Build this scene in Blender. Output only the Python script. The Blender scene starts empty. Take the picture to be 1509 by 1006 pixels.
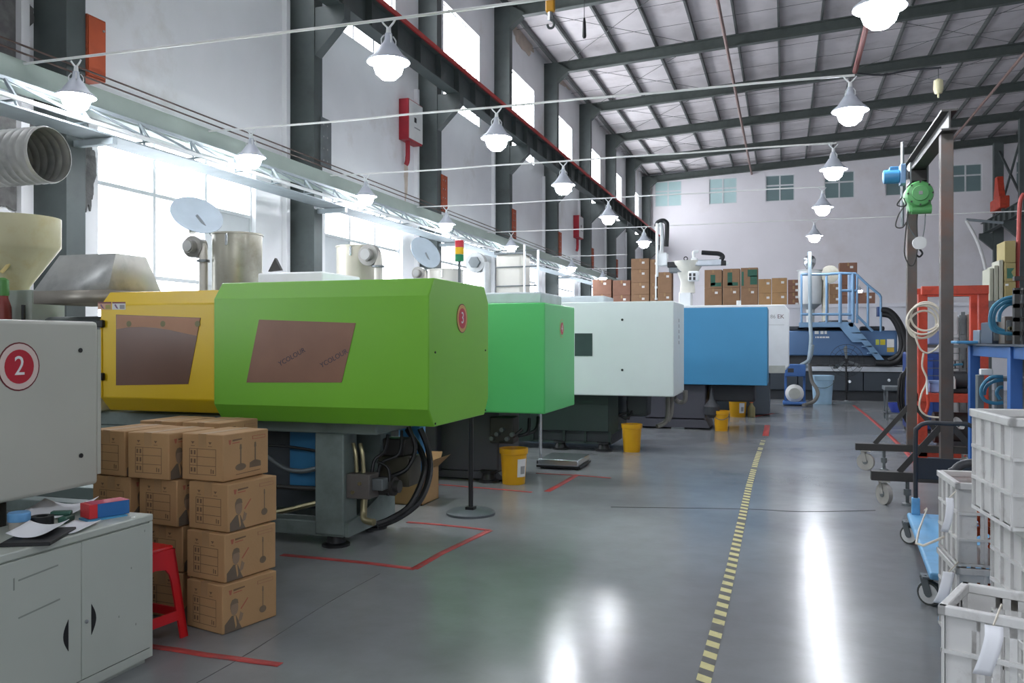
import bpy, bmesh, math, random
from mathutils import Vector, Matrix

# ------------------------------------------------------------------ camera, world, light, exposure
C = bpy.context.scene.collection
FPX, CU, CV = 1250.0, 754.5, 502.0          # focal length in photo pixels, optical centre / horizon row
YAW = math.radians(17.8); CH = 1.6          # the hall runs along +y; the camera looks 17.8 deg to its left
cs, sn = math.cos(YAW), math.sin(YAW)
cam_d = bpy.data.cameras.new('camera'); cam = bpy.data.objects.new('camera', cam_d); C.objects.link(cam)
cam.location = (0, 0, CH); cam.rotation_euler = (math.pi/2, 0, YAW)
cam_d.sensor_width = 36; cam_d.lens = 36*FPX/1509; cam_d.shift_y = -1/1509; cam_d.clip_end = 300
cam_d.clip_start = 0.05
sc = bpy.context.scene; sc.camera = cam
sc.view_settings.view_transform = 'Standard'; sc.view_settings.look = 'None'
sc.view_settings.gamma = 1; sc.view_settings.use_curve_mapping = False
sc.view_settings.exposure = 0.48
W = bpy.data.worlds.new('sky'); sc.world = W; W.use_nodes = True
W.node_tree.nodes['Background'].inputs[0].default_value = (0.86, 0.93, 1.0, 1)
W.node_tree.nodes['Background'].inputs[1].default_value = 1.9
PANE_E = 5.0; PANE_U = 11.0                                 # daylight glowing through the frosted window panes
LAMP_E = 120.0                               # glowing lamp globes

# ------------------------------------------------------------------ pixel helpers (direction from pixel, distance from a plane)
def ray(u, v):
    r = (u-CU)/FPX
    return Vector((r*cs-sn, r*sn+cs, (CV-v)/FPX))
def onx(u, v, x): d = ray(u, v); return d*(x/d.x)+Vector((0, 0, CH))
def ony(u, v, y): d = ray(u, v); return d*(y/d.y)+Vector((0, 0, CH))
def onz(u, v, z=0.0): d = ray(u, v); return d*((z-CH)/d.z)+Vector((0, 0, CH))

# ------------------------------------------------------------------ materials
def lin(h):
    h = h.lstrip('#'); o = []
    for i in (0, 2, 4):
        c = int(h[i:i+2], 16)/255
        o.append(c/12.92 if c <= .04045 else ((c+.055)/1.055)**2.4)
    return o+[1.0]
MATS = {}
def mat(name, col, rough=.5, metal=0., var=.10, scale=5., bump=0., bscale=60., dirt=None, dscale=1.5, dlo=.5, dhi=.75, emit=0., alpha=1., coat=0.):
    """Procedural principled material: base colour varied by noise, optional second colour (dirt, stain) in noise patches, optional bump."""
    if name in MATS: return MATS[name]
    m = bpy.data.materials.new(name); MATS[name] = m; m.use_nodes = True
    nt = m.node_tree; N = nt.nodes; L = nt.links; b = N['Principled BSDF']
    c = lin(col) if isinstance(col, str) else list(col)+[1]
    b.inputs['Roughness'].default_value = rough; b.inputs['Metallic'].default_value = metal
    b.inputs['Coat Weight'].default_value = coat
    tc = N.new('ShaderNodeTexCoord')
    nz = N.new('ShaderNodeTexNoise'); nz.inputs['Scale'].default_value = scale; nz.inputs['Detail'].default_value = 5
    L.new(tc.outputs['Object'], nz.inputs['Vector'])
    cr = N.new('ShaderNodeValToRGB'); L.new(nz.outputs['Fac'], cr.inputs['Fac'])
    cr.color_ramp.elements[0].position = .3; cr.color_ramp.elements[1].position = .7
    cr.color_ramp.elements[0].color = [x*(1-var) for x in c[:3]]+[1]
    cr.color_ramp.elements[1].color = [min(1, x*(1+var)) for x in c[:3]]+[1]
    out = cr.outputs['Color']
    if dirt:
        n2 = N.new('ShaderNodeTexNoise'); n2.inputs['Scale'].default_value = dscale; n2.inputs['Detail'].default_value = 8
        n2.inputs['Roughness'].default_value = .65; L.new(tc.outputs['Object'], n2.inputs['Vector'])
        r2 = N.new('ShaderNodeValToRGB'); L.new(n2.outputs['Fac'], r2.inputs['Fac'])
        r2.color_ramp.elements[0].position = dlo; r2.color_ramp.elements[1].position = dhi
        r2.color_ramp.elements[0].color = (0, 0, 0, 1); r2.color_ramp.elements[1].color = (1, 1, 1, 1)
        mx = N.new('ShaderNodeMix'); mx.data_type = 'RGBA'
        L.new(r2.outputs['Color'], mx.inputs['Factor']); L.new(out, mx.inputs['A']); mx.inputs['B'].default_value = lin(dirt)
        out = mx.outputs['Result']
    L.new(out, b.inputs['Base Color'])
    if bump:
        n3 = N.new('ShaderNodeTexNoise'); n3.inputs['Scale'].default_value = bscale; L.new(tc.outputs['Object'], n3.inputs['Vector'])
        bp = N.new('ShaderNodeBump'); bp.inputs['Strength'].default_value = bump; bp.inputs['Distance'].default_value = .02
        L.new(n3.outputs['Fac'], bp.inputs['Height']); L.new(bp.outputs['Normal'], b.inputs['Normal'])
    if emit:
        b.inputs['Emission Strength'].default_value = emit; b.inputs['Emission Color'].default_value = c
    if alpha < 1: b.inputs['Alpha'].default_value = alpha
    return m

M_steel = mat('painted_steel_dark', '#4d5554', .55, 0, .12, 3, dirt='#3c3f3e')
M_steel2 = mat('steel_grey', '#6f7577', .45, .3, .1)
M_wall = mat('plaster_white', '#eeeef0', .85, 0, .03, 1.2, bump=.05, dirt='#cdc6be', dscale=.35, dlo=.58, dhi=.80)
M_wallb = mat('plaster_back', '#e9e6ea', .85, 0, .03, .5, dirt='#d6cfcd', dscale=.22, dlo=.55, dhi=.85)
M_render = mat('bare_render', '#6e6d6c', .95, 0, .25, 9, bump=.3, bscale=40)
M_rust = mat('rust_stain', '#d3c4b6', .9, 0, .1, 3)
M_roof = mat('roof_liner', '#d2cdcf', .7, 0, .06, 1.3, dirt='#b0a9a9', dscale=.6, dlo=.5, dhi=.8)
M_purlin = mat('purlin_steel', '#585c5b', .55, .2, .1)
M_rafter = mat('rafter_paint', '#4c5350', .55, 0, .1)
M_redpaint = mat('red_rail', '#b5322d', .55, 0, .15)
M_mint = mat('mint_steel', '#a3b1a8', .55, 0, .06, 2)
M_truss = mat('truss_galvanised', '#98a2a6', .6, .1, .1)
M_white = mat('white_paint', '#e3e6e6', .4, 0, .03)
M_conduit = mat('white_conduit', '#e4e4e2', .4, 0, .04)
M_frame = mat('window_frame_white', '#d2d6d8', .5, 0, .05)
M_rustbox = mat('rust_orange', '#a34a2a', .7, 0, .2, 8, dirt='#6f3522', dscale=6)
M_firered = mat('fire_red', '#a0222f', .45, 0, .08)
M_black = mat('black_rubber', '#17181a', .5, 0, .2)
M_dark = mat('charcoal_paint', '#3a3d41', .6, 0, .1)
M_chrome = mat('bright_steel', '#c9cdd0', .25, .95, .05)
M_galv = mat('galvanised_sheet', '#bcbcb8', .42, .45, .10, 7, dirt='#8f9290', dscale=3)
M_stain = mat('stainless_worn', '#a8a598', .35, .75, .10, 3, dirt='#86806c', dscale=2.2)
M_lime = mat('lime_green_enamel', '#78bb33', .38, 0, .03, 1.5)
M_yellow = mat('yellow_enamel', '#e3bd14', .38, 0, .03, 1.5)
M_green = mat('mid_green_enamel', '#5cc472', .38, 0, .03, 1.5)
M_beige = mat('beige_enamel', '#babbb0', .45, 0, .03, 2, dirt='#adada1', dscale=1.3)
M_pale = mat('pale_white_enamel', '#d5dedc', .4, 0, .03, 1.5)
M_blue = mat('sky_blue_enamel', '#3b87b2', .4, 0, .05, 1.2)
M_bluegrey = mat('slate_blue_enamel', '#4c6f98', .42, 0, .06, 1.4)
M_blue3 = mat('rail_blue_enamel', '#6f93b4', .42, 0, .05, 2)
M_bed = mat('grey_green_enamel', '#7b8884', .5, 0, .06, 2, dirt='#5d6663', dscale=2)
M_bed2 = mat('purple_grey_enamel', '#4d4d55', .5, 0, .08, 2)
M_bed3 = mat('dark_green_enamel', '#2b3734', .5, 0, .1, 2)
M_bed4 = mat('graphite_enamel', '#3b434b', .45, 0, .08, 2)
M_film = mat('brown_protective_film', '#8a6450', .42, 0, .10, 3)
M_film2 = mat('brown_tinted_glass', '#6e4d3c', .3, 0, .06, 2.2)
M_film3 = mat('tan_peeled_film', '#b08161', .5, 0, .06, 4)
M_carton = mat('carton_board', '#b08b61', .8, 0, .06, 5, bump=.05)
M_carton2 = mat('carton_board_brown', '#96765a', .85, 0, .08, 4)
M_tape = mat('packing_tape', '#a5835c', .5, 0, .08, 9)
M_cprint = mat('carton_print_grey', '#756450', .8, 0, .08)
M_cprint2 = mat('carton_print_lines', '#735a43', .8, 0, .08)
M_cred = mat('carton_print_red', '#a8614a', .8, 0, .08)
M_suit = mat('carton_print_suit', '#6a5d4f', .8, 0, .06)
M_skin = mat('carton_print_face', '#8b7560', .8, 0, .08)
M_cab = mat('cabinet_grey_green', '#b7bdb4', .42, 0, .03, 2)
M_red = mat('red_plastic', '#cf1520', .3, 0, .06, 3)
M_bucket = mat('yellow_plastic', '#e0a512', .38, 0, .05, 4)
M_paper = mat('paper_white', '#f4f5fa', .8, 0, .02)
M_labelw = mat('label_white', '#e2e2e0', .6, 0, .04)
M_labelg = mat('label_grey', '#9a9a98', .6, 0, .1)
M_num_red = mat('sticker_red', '#b5182e', .4, 0, .03)
M_num_dark = mat('sticker_dark_red', '#6b1a20', .4, 0, .03)
M_num_pink = mat('sticker_pale', '#d9c5bd', .45, 0, .03)
M_num_tan = mat('sticker_tan', '#c49a52', .45, 0, .05)
M_cream = mat('cream_plastic', '#cfc9a4', .45, 0, .05, 3, dirt='#c0ab6c', dscale=2.0)
M_tapered = mat('floor_tape_red', '#b0403c', .7, 0, .25, 9, dirt='#7d5a57', dscale=12, dlo=.55, dhi=.7)
M_tapey = mat('floor_tape_yellow', '#d3cb90', .7, 0, .15, 9, dirt='#96937d', dscale=9, dlo=.55, dhi=.75)
M_tapek = mat('floor_tape_black', '#5c5c58', .7, 0, .2, 9)
M_gantry = mat('gantry_brown_steel', '#5a5450', .55, .2, .15, 4, dirt='#6d4f42', dscale=3)
M_gantry2 = mat('gantry_charcoal', '#403e3c', .55, .2, .1, 4)
M_hoist = mat('hoist_green', '#5da561', .4, 0, .06, 4)
M_motor = mat('motor_blue', '#3f87b8', .4, 0, .06, 4)
M_rack = mat('rack_red', '#c2452f', .5, 0, .1, 4, dirt='#8f3527', dscale=5)
M_bench = mat('bench_blue', '#3568ad', .45, 0, .08, 3)
M_benchl = M_bench
M_trolley = mat('trolley_blue', '#72b0dc', .45, 0, .06, 4, dirt='#5d93ba', dscale=5)
M_handle = mat('handle_black', '#33353a', .45, 0, .1)
M_crate = mat('crate_white', '#d6d5d3', .55, 0, .04, 4, dirt='#b5b0ac', dscale=14, dlo=.55, dhi=.8)
M_orange = mat('orange_parts', '#d9693c', .5, 0, .15, 12)
M_caster = mat('caster_grey', '#a6a39d', .5, 0, .1, 8)
M_rope = mat('cream_cable', '#d8d0c0', .6, 0, .08)
M_hoseblue = mat('blue_hose', '#3d7f9d', .45, 0, .1)
M_sky = mat('light_blue_plastic', '#a8cbe2', .45, 0, .05)
M_brass = mat('brass_pipe', '#a39a78', .35, .7, .15, 8)
M_glassb = mat('teal_pane', '#bcd8d8', .15, 0, .05, .8)
M_glassd = mat('dark_pane', '#7c9092', .12, 0, .06, .8)
M_hook = mat('hook_yellow', '#c98f1c', .4, 0, .1)
M_boardw = mat('white_board', '#d4d8da', .7, 0, .05, 2)
M_tealprint = mat('teal_print', '#3d6b5a', .8, 0, .1, 6)

def emission(name, col, s):
    m = bpy.data.materials.new(name); m.use_nodes = True; nt = m.node_tree
    b = nt.nodes['Principled BSDF']; b.inputs['Base Color'].default_value = (.8, .8, .8, 1); b.inputs['Roughness'].default_value = .3
    nz = nt.nodes.new('ShaderNodeTexNoise'); nz.inputs['Scale'].default_value = .8
    cr = nt.nodes.new('ShaderNodeValToRGB'); c = lin(col)
    cr.color_ramp.elements[0].color = [x*.93 for x in c[:3]]+[1]; cr.color_ramp.elements[1].color = c
    nt.links.new(nz.outputs['Fac'], cr.inputs['Fac']); nt.links.new(cr.outputs['Color'], b.inputs['Emission Color'])
    b.inputs['Emission Strength'].default_value = s
    return m
M_pane = emission('daylit_pane', '#eef5ff', PANE_E)
M_paneu = emission('clear_upper_pane', '#f4f8ff', PANE_U)
M_globe = emission('lamp_glow', '#f4f8ff', LAMP_E)

def floor_material():
    m = bpy.data.materials.new('polished_concrete'); m.use_nodes = True; nt = m.node_tree; N = nt.nodes; L = nt.links
    b = N['Principled BSDF']; tc = N.new('ShaderNodeTexCoord')
    def noise(s, d=6, r=.6):
        n = N.new('ShaderNodeTexNoise'); n.inputs['Scale'].default_value = s; n.inputs['Detail'].default_value = d
        n.inputs['Roughness'].default_value = r; L.new(tc.outputs['Object'], n.inputs['Vector']); return n
    n1 = noise(.55, 4, .5); n2 = noise(5, 6, .6)
    r1 = N.new('ShaderNodeValToRGB'); L.new(n1.outputs['Fac'], r1.inputs['Fac'])
    e = r1.color_ramp.elements; e[0].position = .32; e[1].position = .68
    e[0].color = lin('#7c7e80'); e[1].color = lin('#929597')
    r2 = N.new('ShaderNodeValToRGB'); L.new(n2.outputs['Fac'], r2.inputs['Fac'])
    e = r2.color_ramp.elements; e[0].position = .3; e[1].position = .62; e[0].color = (.86, .85, .83, 1); e[1].color = (1, 1, 1, 1)
    mx = N.new('ShaderNodeMix'); mx.data_type = 'RGBA'; mx.blend_type = 'MULTIPLY'; mx.inputs['Factor'].default_value = .55
    L.new(r1.outputs['Color'], mx.inputs['A']); L.new(r2.outputs['Color'], mx.inputs['B']); L.new(mx.outputs['Result'], b.inputs['Base Color'])
    rr = N.new('ShaderNodeMapRange'); L.new(n1.outputs['Fac'], rr.inputs['Value'])
    rr.inputs['From Min'].default_value = .3; rr.inputs['From Max'].default_value = .7
    rr.inputs['To Min'].default_value = .17; rr.inputs['To Max'].default_value = .23; L.new(rr.outputs['Result'], b.inputs['Roughness'])
    bp = N.new('ShaderNodeBump'); bp.inputs['Strength'].default_value = .04; bp.inputs['Distance'].default_value = .02
    n3 = noise(22, 4); L.new(n3.outputs['Fac'], bp.inputs['Height']); L.new(bp.outputs['Normal'], b.inputs['Normal'])
    b.inputs['Specular IOR Level'].default_value = .36
    return m
M_floor = floor_material()

# ------------------------------------------------------------------ mesh helpers
WM = {}
class MB:
    def __init__(s): s.v = []; s.f = []
    def add(s, vs, fs):
        n = len(s.v); s.v += [Vector(p) for p in vs]; s.f += [tuple(i+n for i in f) for f in fs]; return s
    def box(s, x0, x1, y0, y1, z0, z1):
        return s.add([(x0,y0,z0),(x1,y0,z0),(x1,y1,z0),(x0,y1,z0),(x0,y0,z1),(x1,y0,z1),(x1,y1,z1),(x0,y1,z1)],
                     [(0,3,2,1),(4,5,6,7),(0,1,5,4),(1,2,6,5),(2,3,7,6),(3,0,4,7)])
    def obox(s, c, size, rot=None, rz=0):
        R = rot if rot else Matrix.Rotation(rz, 3, 'Z'); c = Vector(c); a, b, d = [q/2 for q in size]
        P = [(-a,-b,-d),(a,-b,-d),(a,b,-d),(-a,b,-d),(-a,-b,d),(a,-b,d),(a,b,d),(-a,b,d)]
        return s.add([c+R@Vector(p) for p in P], [(0,3,2,1),(4,5,6,7),(0,1,5,4),(1,2,6,5),(2,3,7,6),(3,0,4,7)])
    def bar(s, p0, p1, w, h, up=(0,0,1)):
        p0 = Vector(p0); p1 = Vector(p1); d = (p1-p0); l = d.length; d.normalize(); up = Vector(up)
        if abs(d.dot(up)) > .98: up = Vector((1,0,0))
        sx = d.cross(up).normalized(); u = sx.cross(d)
        R = Matrix((d, sx, u)).transposed()
        return s.obox((p0+p1)/2, (l, w, h), R)
    def ring(s, c, ax, r, n):
        ax = Vector(ax).normalized(); t = Vector((0,0,1)) if abs(ax.z) < .9 else Vector((1,0,0))
        a = ax.cross(t).normalized(); b = ax.cross(a)
        return [Vector(c)+a*(r*math.cos(2*math.pi*i/n))+b*(r*math.sin(2*math.pi*i/n)) for i in range(n)]
    def cyl(s, p0, p1, r0, r1=None, n=20, cap=True):
        r1 = r0 if r1 is None else r1; ax = Vector(p1)-Vector(p0)
        vs = s.ring(p0, ax, r0, n)+s.ring(p1, ax, r1, n)
        fs = [(i, (i+1) % n, n+(i+1) % n, n+i) for i in range(n)]
        if cap: fs += [tuple(range(n-1, -1, -1)), tuple(range(n, 2*n))]
        return s.add(vs, fs)
    def tube(s, pts, r, n=8, smooth=4, closed=False):
        pts = [Vector(p) for p in pts]
        if smooth and len(pts) > 2:
            q = []; m = len(pts); rng = range(m if closed else m-1)
            for i in rng:
                if closed: p0, p1, p2, p3 = pts[i-1], pts[i], pts[(i+1) % m], pts[(i+2) % m]
                else: p0, p1, p2, p3 = pts[max(i-1,0)], pts[i], pts[i+1], pts[min(i+2,m-1)]
                for k in range(smooth):
                    t = k/smooth
                    q.append(.5*((2*p1)+(p2-p0)*t+(2*p0-5*p1+4*p2-p3)*t*t+(3*p1-p0-3*p2+p3)*t**3))
            if not closed: q.append(pts[-1])
            pts = q
        m = len(pts); base = len(s.v); N = None
        for i, p in enumerate(pts):
            d = (pts[(i+1) % m]-pts[i-1]) if closed else (pts[min(i+1,m-1)]-pts[max(i-1,0)])
            d.normalize()
            if N is None:
                t = Vector((0,0,1)) if abs(d.z) < .9 else Vector((1,0,0)); N = d.cross(t).normalized()
            else:
                N = (N-d*N.dot(d)); N.normalize()
            B = d.cross(N)
            s.v += [p+N*(r*math.cos(2*math.pi*k/n))+B*(r*math.sin(2*math.pi*k/n)) for k in range(n)]
        for i in range(m if closed else m-1):
            j = (i+1) % m
            s.f += [(base+i*n+k, base+i*n+(k+1) % n, base+j*n+(k+1) % n, base+j*n+k) for k in range(n)]
        if not closed: s.f += [tuple(base+k for k in range(n-1,-1,-1)), tuple(base+(m-1)*n+k for k in range(n))]
        return s
    def lathe(s, prof, c=(0,0,0), n=28, ax=(0,0,1), cap0=True, cap1=True):
        ax = Vector(ax).normalized(); base = len(s.v); m = len(prof)
        for r, z in prof: s.v += s.ring(Vector(c)+ax*z, ax, max(r, 1e-4), n)
        for i in range(m-1):
            s.f += [(base+i*n+k, base+i*n+(k+1) % n, base+(i+1)*n+(k+1) % n, base+(i+1)*n+k) for k in range(n)]
        if cap0: s.f.append(tuple(base+k for k in range(n-1,-1,-1)))
        if cap1: s.f.append(tuple(base+(m-1)*n+k for k in range(n)))
        return s
    def prism(s, poly, d):
        """poly: 3D points of a planar outline; d: extrusion vector"""
        d = Vector(d); n = len(poly); P = [Vector(p) for p in poly]
        return s.add(P+[p+d for p in P], [tuple(range(n-1,-1,-1)), tuple(range(n,2*n))]+[(i,(i+1) % n,n+(i+1) % n,n+i) for i in range(n)])
    def poly(s, pts): return s.add(pts, [tuple(range(len(pts)))])
    def grid(s, fn, nu, nv):
        base = len(s.v)
        for j in range(nv+1):
            for i in range(nu+1): s.v.append(Vector(fn(i/nu, j/nv)))
        s.f += [(base+j*(nu+1)+i, base+j*(nu+1)+i+1, base+(j+1)*(nu+1)+i+1, base+(j+1)*(nu+1)+i) for j in range(nv) for i in range(nu)]
        return s
    def sphere(s, c, r, n=16, sx=1, sy=1, sz=1):
        c = Vector(c); m = n//2
        return s.grid(lambda a, b: c+Vector((r*sx*math.cos(2*math.pi*a)*math.sin(math.pi*b), r*sy*math.sin(2*math.pi*a)*math.sin(math.pi*b), -r*sz*math.cos(math.pi*b))), n, m)
    def build(s, name, m, parent=None, bevel=0., thick=0., flip=True, seg=2, ang=38):
        me = bpy.data.meshes.new(name)
        M = WM.get(parent.name, Matrix()) if parent else Matrix()
        Mi = M.inverted()
        me.from_pydata([Mi@p for p in s.v], [], s.f)
        if flip:
            bm = bmesh.new(); bm.from_mesh(me); bmesh.ops.recalc_face_normals(bm, faces=bm.faces); bm.to_mesh(me); bm.free()
        me.polygons.foreach_set('use_smooth', [True]*len(me.polygons)); me.set_sharp_from_angle(angle=math.radians(ang))
        me.materials.append(m)
        o = bpy.data.objects.new(name, me); C.objects.link(o)
        if parent: o.parent = parent
        WM[o.name] = M
        if thick:
            q = o.modifiers.new('thickness', 'SOLIDIFY'); q.thickness = thick; q.offset = 0
        if bevel:
            q = o.modifiers.new('edge', 'BEVEL'); q.width = bevel; q.segments = seg; q.limit_method = 'ANGLE'; q.angle_limit = math.radians(40)
        return o
def tag(o, label, cat, group=None):
    o['label'] = label; o['category'] = cat
    if group: o['group'] = group
    return o
def struct(o): o['kind'] = 'structure'; return o
def T(name, label, cat, loc=(0,0,0), rz=0., group=None):
    o = bpy.data.objects.new(name, None); C.objects.link(o); o.empty_display_size = .1
    o.location = loc; o.rotation_euler = (0,0,rz); WM[o.name] = Matrix.Translation(Vector(loc))@Matrix.Rotation(rz,4,'Z')
    return tag(o, label, cat, group)
def dup(o, loc=None, rz=None, parent=None, label=None):
    c = o.copy(); C.objects.link(c); c.parent = parent
    if loc is not None: c.location = loc
    if rz is not None: c.rotation_euler = (0,0,rz)
    if label: c['label'] = label
    for ch in list(o.children): dup(ch, parent=c)
    if parent is None: WM[c.name] = Matrix.Translation(Vector(c.location))@Matrix.Rotation(c.rotation_euler.z,4,'Z')
    return c
def text(st, size, o, xd, up, m, parent, name='lettering', depth=.0015, align='CENTER', sx=1.):
    cu = bpy.data.curves.new('t', 'FONT'); cu.body = st; cu.size = size; cu.align_x = align; cu.align_y = 'CENTER'; cu.extrude = depth; cu.resolution_u = 3
    ob = bpy.data.objects.new('t', cu); C.objects.link(ob)
    dg = bpy.context.evaluated_depsgraph_get(); me = bpy.data.meshes.new_from_object(ob.evaluated_get(dg))
    bpy.data.objects.remove(ob); bpy.data.curves.remove(cu)
    X = Vector(xd).normalized(); U = Vector(up).normalized(); Nn = X.cross(U)
    R = Matrix((X*sx, U, Nn)).transposed().to_4x4(); R.translation = Vector(o)
    M = WM.get(parent.name, Matrix()) if parent else Matrix()
    me.transform(M.inverted()@R); me.materials.clear(); me.materials.append(m); me.name = name
    ob = bpy.data.objects.new(name, me); C.objects.link(ob); ob.parent = parent; WM[ob.name] = M
    return ob
def circ(c, a, b, r, n=28, r2=None):
    c = Vector(c); a = Vector(a); b = Vector(b); r2 = r if r2 is None else r2
    return [c+a*(r*math.cos(2*math.pi*i/n))+b*(r2*math.sin(2*math.pi*i/n)) for i in range(n)]
def sticker(num, c, xd, rad, parent, cols):
    c = Vector(c); X = Vector(xd); U = Vector((0,0,1)); Nn = X.cross(U).normalized()
    s = MB().prism(circ(c, X, U, rad), Nn*.001).build('number_sticker', cols[0], parent); s['label'] = 'round number sticker reading '+num
    for k, (q, m, nm) in enumerate(((.94, cols[1], 'sticker_ring'), (.70, cols[2], 'sticker_disc'))):
        MB().prism(circ(c+Nn*.001*(k+1), X, U, rad*q), Nn*.001).build(nm, m, s)
    text(num, rad*1.12, c+Nn*.0035, X, U, M_white, s, 'numeral', sx=.95)
    return s
rnd = random.Random(7)

# ================================================================== THE HALL (20 m wide, frames every 6 m)
XW, XC = -8.97, -8.45            # inner face of the side wall, inner face of its columns
Y0, Y1, XR = -9.0, 56.6, 20.0
FR = [-3.6, 2.4, 8.45, 14.25, 20.2, 26.2, 32.2, 38.2, 44.2, 50.2, 56.2]           # frame positions
def rz_(x): return 12.27+.054*(x+8.26)          # rafter axis height
struct(MB().box(-9.3, XR+.2, Y0-6, Y1+.2, -.15, 0).build('floor', M_floor))

def wall_grid(a0, a1, z0, z1, holes, put):
    A = sorted({a0, a1, *[h[0] for h in holes], *[h[1] for h in holes]}); Z = sorted({z0, z1, *[h[2] for h in holes], *[h[3] for h in holes]})
    for i in range(len(A)-1):
        for j in range(len(Z)-1):
            ca, cz = (A[i]+A[i+1])/2, (Z[j]+Z[j+1])/2
            if not any(h[0] < ca < h[1] and h[2] < cz < h[3] for h in holes): put(A[i], A[i+1], Z[j], Z[j+1])
low = []; up = []
for k in range(len(FR)-1):
    c = FR[k]+3
    if 8 < FR[k] < 9: low.append((9.35, 13.0, 1.5, 4.6))
    elif FR[k] >= 8: low.append((c-1.85, c+1.85, 1.5, 4.6))
    elif FR[k] < 0: low.append((c-1.85, c+1.85, 1.5, 4.6))
    up.append((c-1.45, c+1.45, 8.2, 11.0))
w = MB(); wall_grid(Y0, Y1, 0, rz_(XW)+.55, low+up, lambda a, b, c, d: w.box(XW-.25, XW, a, b, c, d))
wall_left = struct(w.build('wall_left', M_wall))
# back wall
bx = [-8.2+3.53*i for i in range(8)]
hb = [(x, x+1.75, 10.5, 12.15) for x in bx if x < 14]
w = MB(); wall_grid(-9.22, XR, 0, 14.2, hb, lambda a, b, c, d: w.box(a, b, Y1, Y1+.25, c, d)); wall_back = struct(w.build('wall_back', M_wallb))
# plain side wall beyond the second row of columns; gable behind the camera with a gate opening added to let sky light in
w = MB(); wall_grid(Y0, Y1, 0, 14.6, [], lambda a, b, c, d: w.box(XR, XR+.25, a, b, c, d)); wall_right = struct(w.build('wall_right', M_wall))
w = MB(); wall_grid(-9.22, XR+.25, 0, 14.6, [(-1.5, 4.5, 0, 5.0)], lambda a, b, c, d: w.box(a, b, Y0-.25, Y0, c, d)); struct(w.build('wall_front', M_wall))

wn = [0]
def window(axis, a0, a1, z0, z1, pos, vs, hs, pm, fw=.05, boards=(), off=''):
    """one window: frame mesh + every pane its own piece. axis 'y': lies in plane x=pos."""
    wn[0] += 1
    def B(mb, p, q, r, t, d0, d1):
        return mb.box(pos+d0, pos+d1, p, q, r, t) if axis == 'y' else mb.box(p, q, pos+d0, pos+d1, r, t)
    V = [a0]+list(vs)+[a1]; H = [z0]+list(hs)+[z1]; m = MB()
    for i, a in enumerate(V):
        o = fw if 0 < i < len(V)-1 else fw*1.2
        B(m, max(a-o/2, a0), min(a+o/2, a1), z0, z1, -.03, .03)
    for i, z in enumerate(H): B(m, a0, a1, max(z-fw/2, z0), min(z+fw/2, z1), -.028, .028)
    f = struct(m.build('window_%d%s' % (wn[0], off), M_frame))
    for i in range(len(V)-1):
        for j in range(len(H)-1):
            B(MB(), V[i]+fw*.4, V[i+1]-fw*.4, H[j]+fw*.4, H[j+1]-fw*.4, -.006, .006).build('window_%d_pane_%d%s' % (wn[0], i*9+j, off) if off else 'pane', M_boardw if (i, j) in boards else pm, f)
    return f
for i, (a, b, c, d) in enumerate(low):
    window('y', a, b, c, d, XW-.12, [a+1.2, a+2.4], [2.55, 3.8], M_pane, .06, boards=((2, 0), (2, 1)) if 9 < a < 10 else ((0, 1),) if 15 < a < 16 else (), off='_offscreen' if b < 5 else '')
for a, b, c, d in up: window('y', a, b, c, d, XW-.12, [a+.97, a+1.93], [9.6], M_paneu, .07, off='_offscreen' if b < 14 else '')
for i, (a, b, c, d) in enumerate(hb): window('x', a, b, c, d, Y1+.08, [a+.87], [11.5], M_glassb if i < 2 else M_glassd, .09)

# steel columns of the side wall (H sections with corbels), parts of that wall
for y in FR:
    c = MB(); zt = rz_(XC)+.2
    c.box(XC-.02, XC, y-.15, y+.15, 0, zt).box(XW, XW+.02, y-.15, y+.15, 0, zt).box(XW+.02, XC-.02, y-.008, y+.008, 0, zt)
    c.box(XW+.02, XC-.02, y-.15, y-.14, 0, zt)            # boxed camera-side cover plate
    col = c.build('steel_column', M_steel, wall_left)
    g = MB(); g.prism([(XC, y-.12, 7.9), (XC+.62, y-.12, 7.9), (XC+.62, y-.12, 7.62), (XC, y-.12, 7.0)], (0, .24, 0)); g.build('corbel', M_steel, col)
    g = MB(); g.prism([(XC, y-.14, zt), (XC+.5, y-.14, rz_(XC+.5)-.15), (XC, y-.14, zt-.75)], (0, .28, 0)); g.build('knee_plate', M_rafter, col)
    MB().box(XW, XW+.1, y-.42, y-.30, 0, 8.0).build('down_pipe', M_wall, wall_left)
# bare-render patches, stains where plaster has fallen off, parts of the wall
def patch(y, z, ry, rz2, m, seed, name='bare_patch'):
    r = random.Random(seed); pts = []; ph = [r.uniform(0, 6.28) for _ in range(4)]; n = 90
    for i in range(n):
        a = 2*math.pi*i/n; q = 1+.12*math.sin(3*a+ph[0])+.10*math.sin(5*a+ph[1])+.06*math.sin(11*a+ph[2])+r.uniform(-.05, .05); pts.append((XW, y+ry*q*math.cos(a), z+rz2*q*math.sin(a)))
    MB().prism(pts, (.006+.004*seed, 0, 0)).build(name, m, wall_left)
for (u, v, ry, rz2, s) in ((0, 25, .42, .55, 1), (8, 78, .22, .2, 2), (14, 195, .5, .3, 3), (128, 250, .12, .55, 4), (-10, 270, .4, .3, 5)):
    p = onx(u, v, XW); patch(p.y, p.z, ry, rz2, M_render, s)
for (u, v, ry, rz2, s) in ((598, 262, .10, .5, 1), (770, 60, 1.3, .30, 2), (828, 115, 1.4, .28, 3), (868, 160, 1.4, .25, 1)):
    p = onx(u, v, XW); patch(p.y, p.z, ry, rz2, M_rust, s, 'rust_stain_patch')

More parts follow.
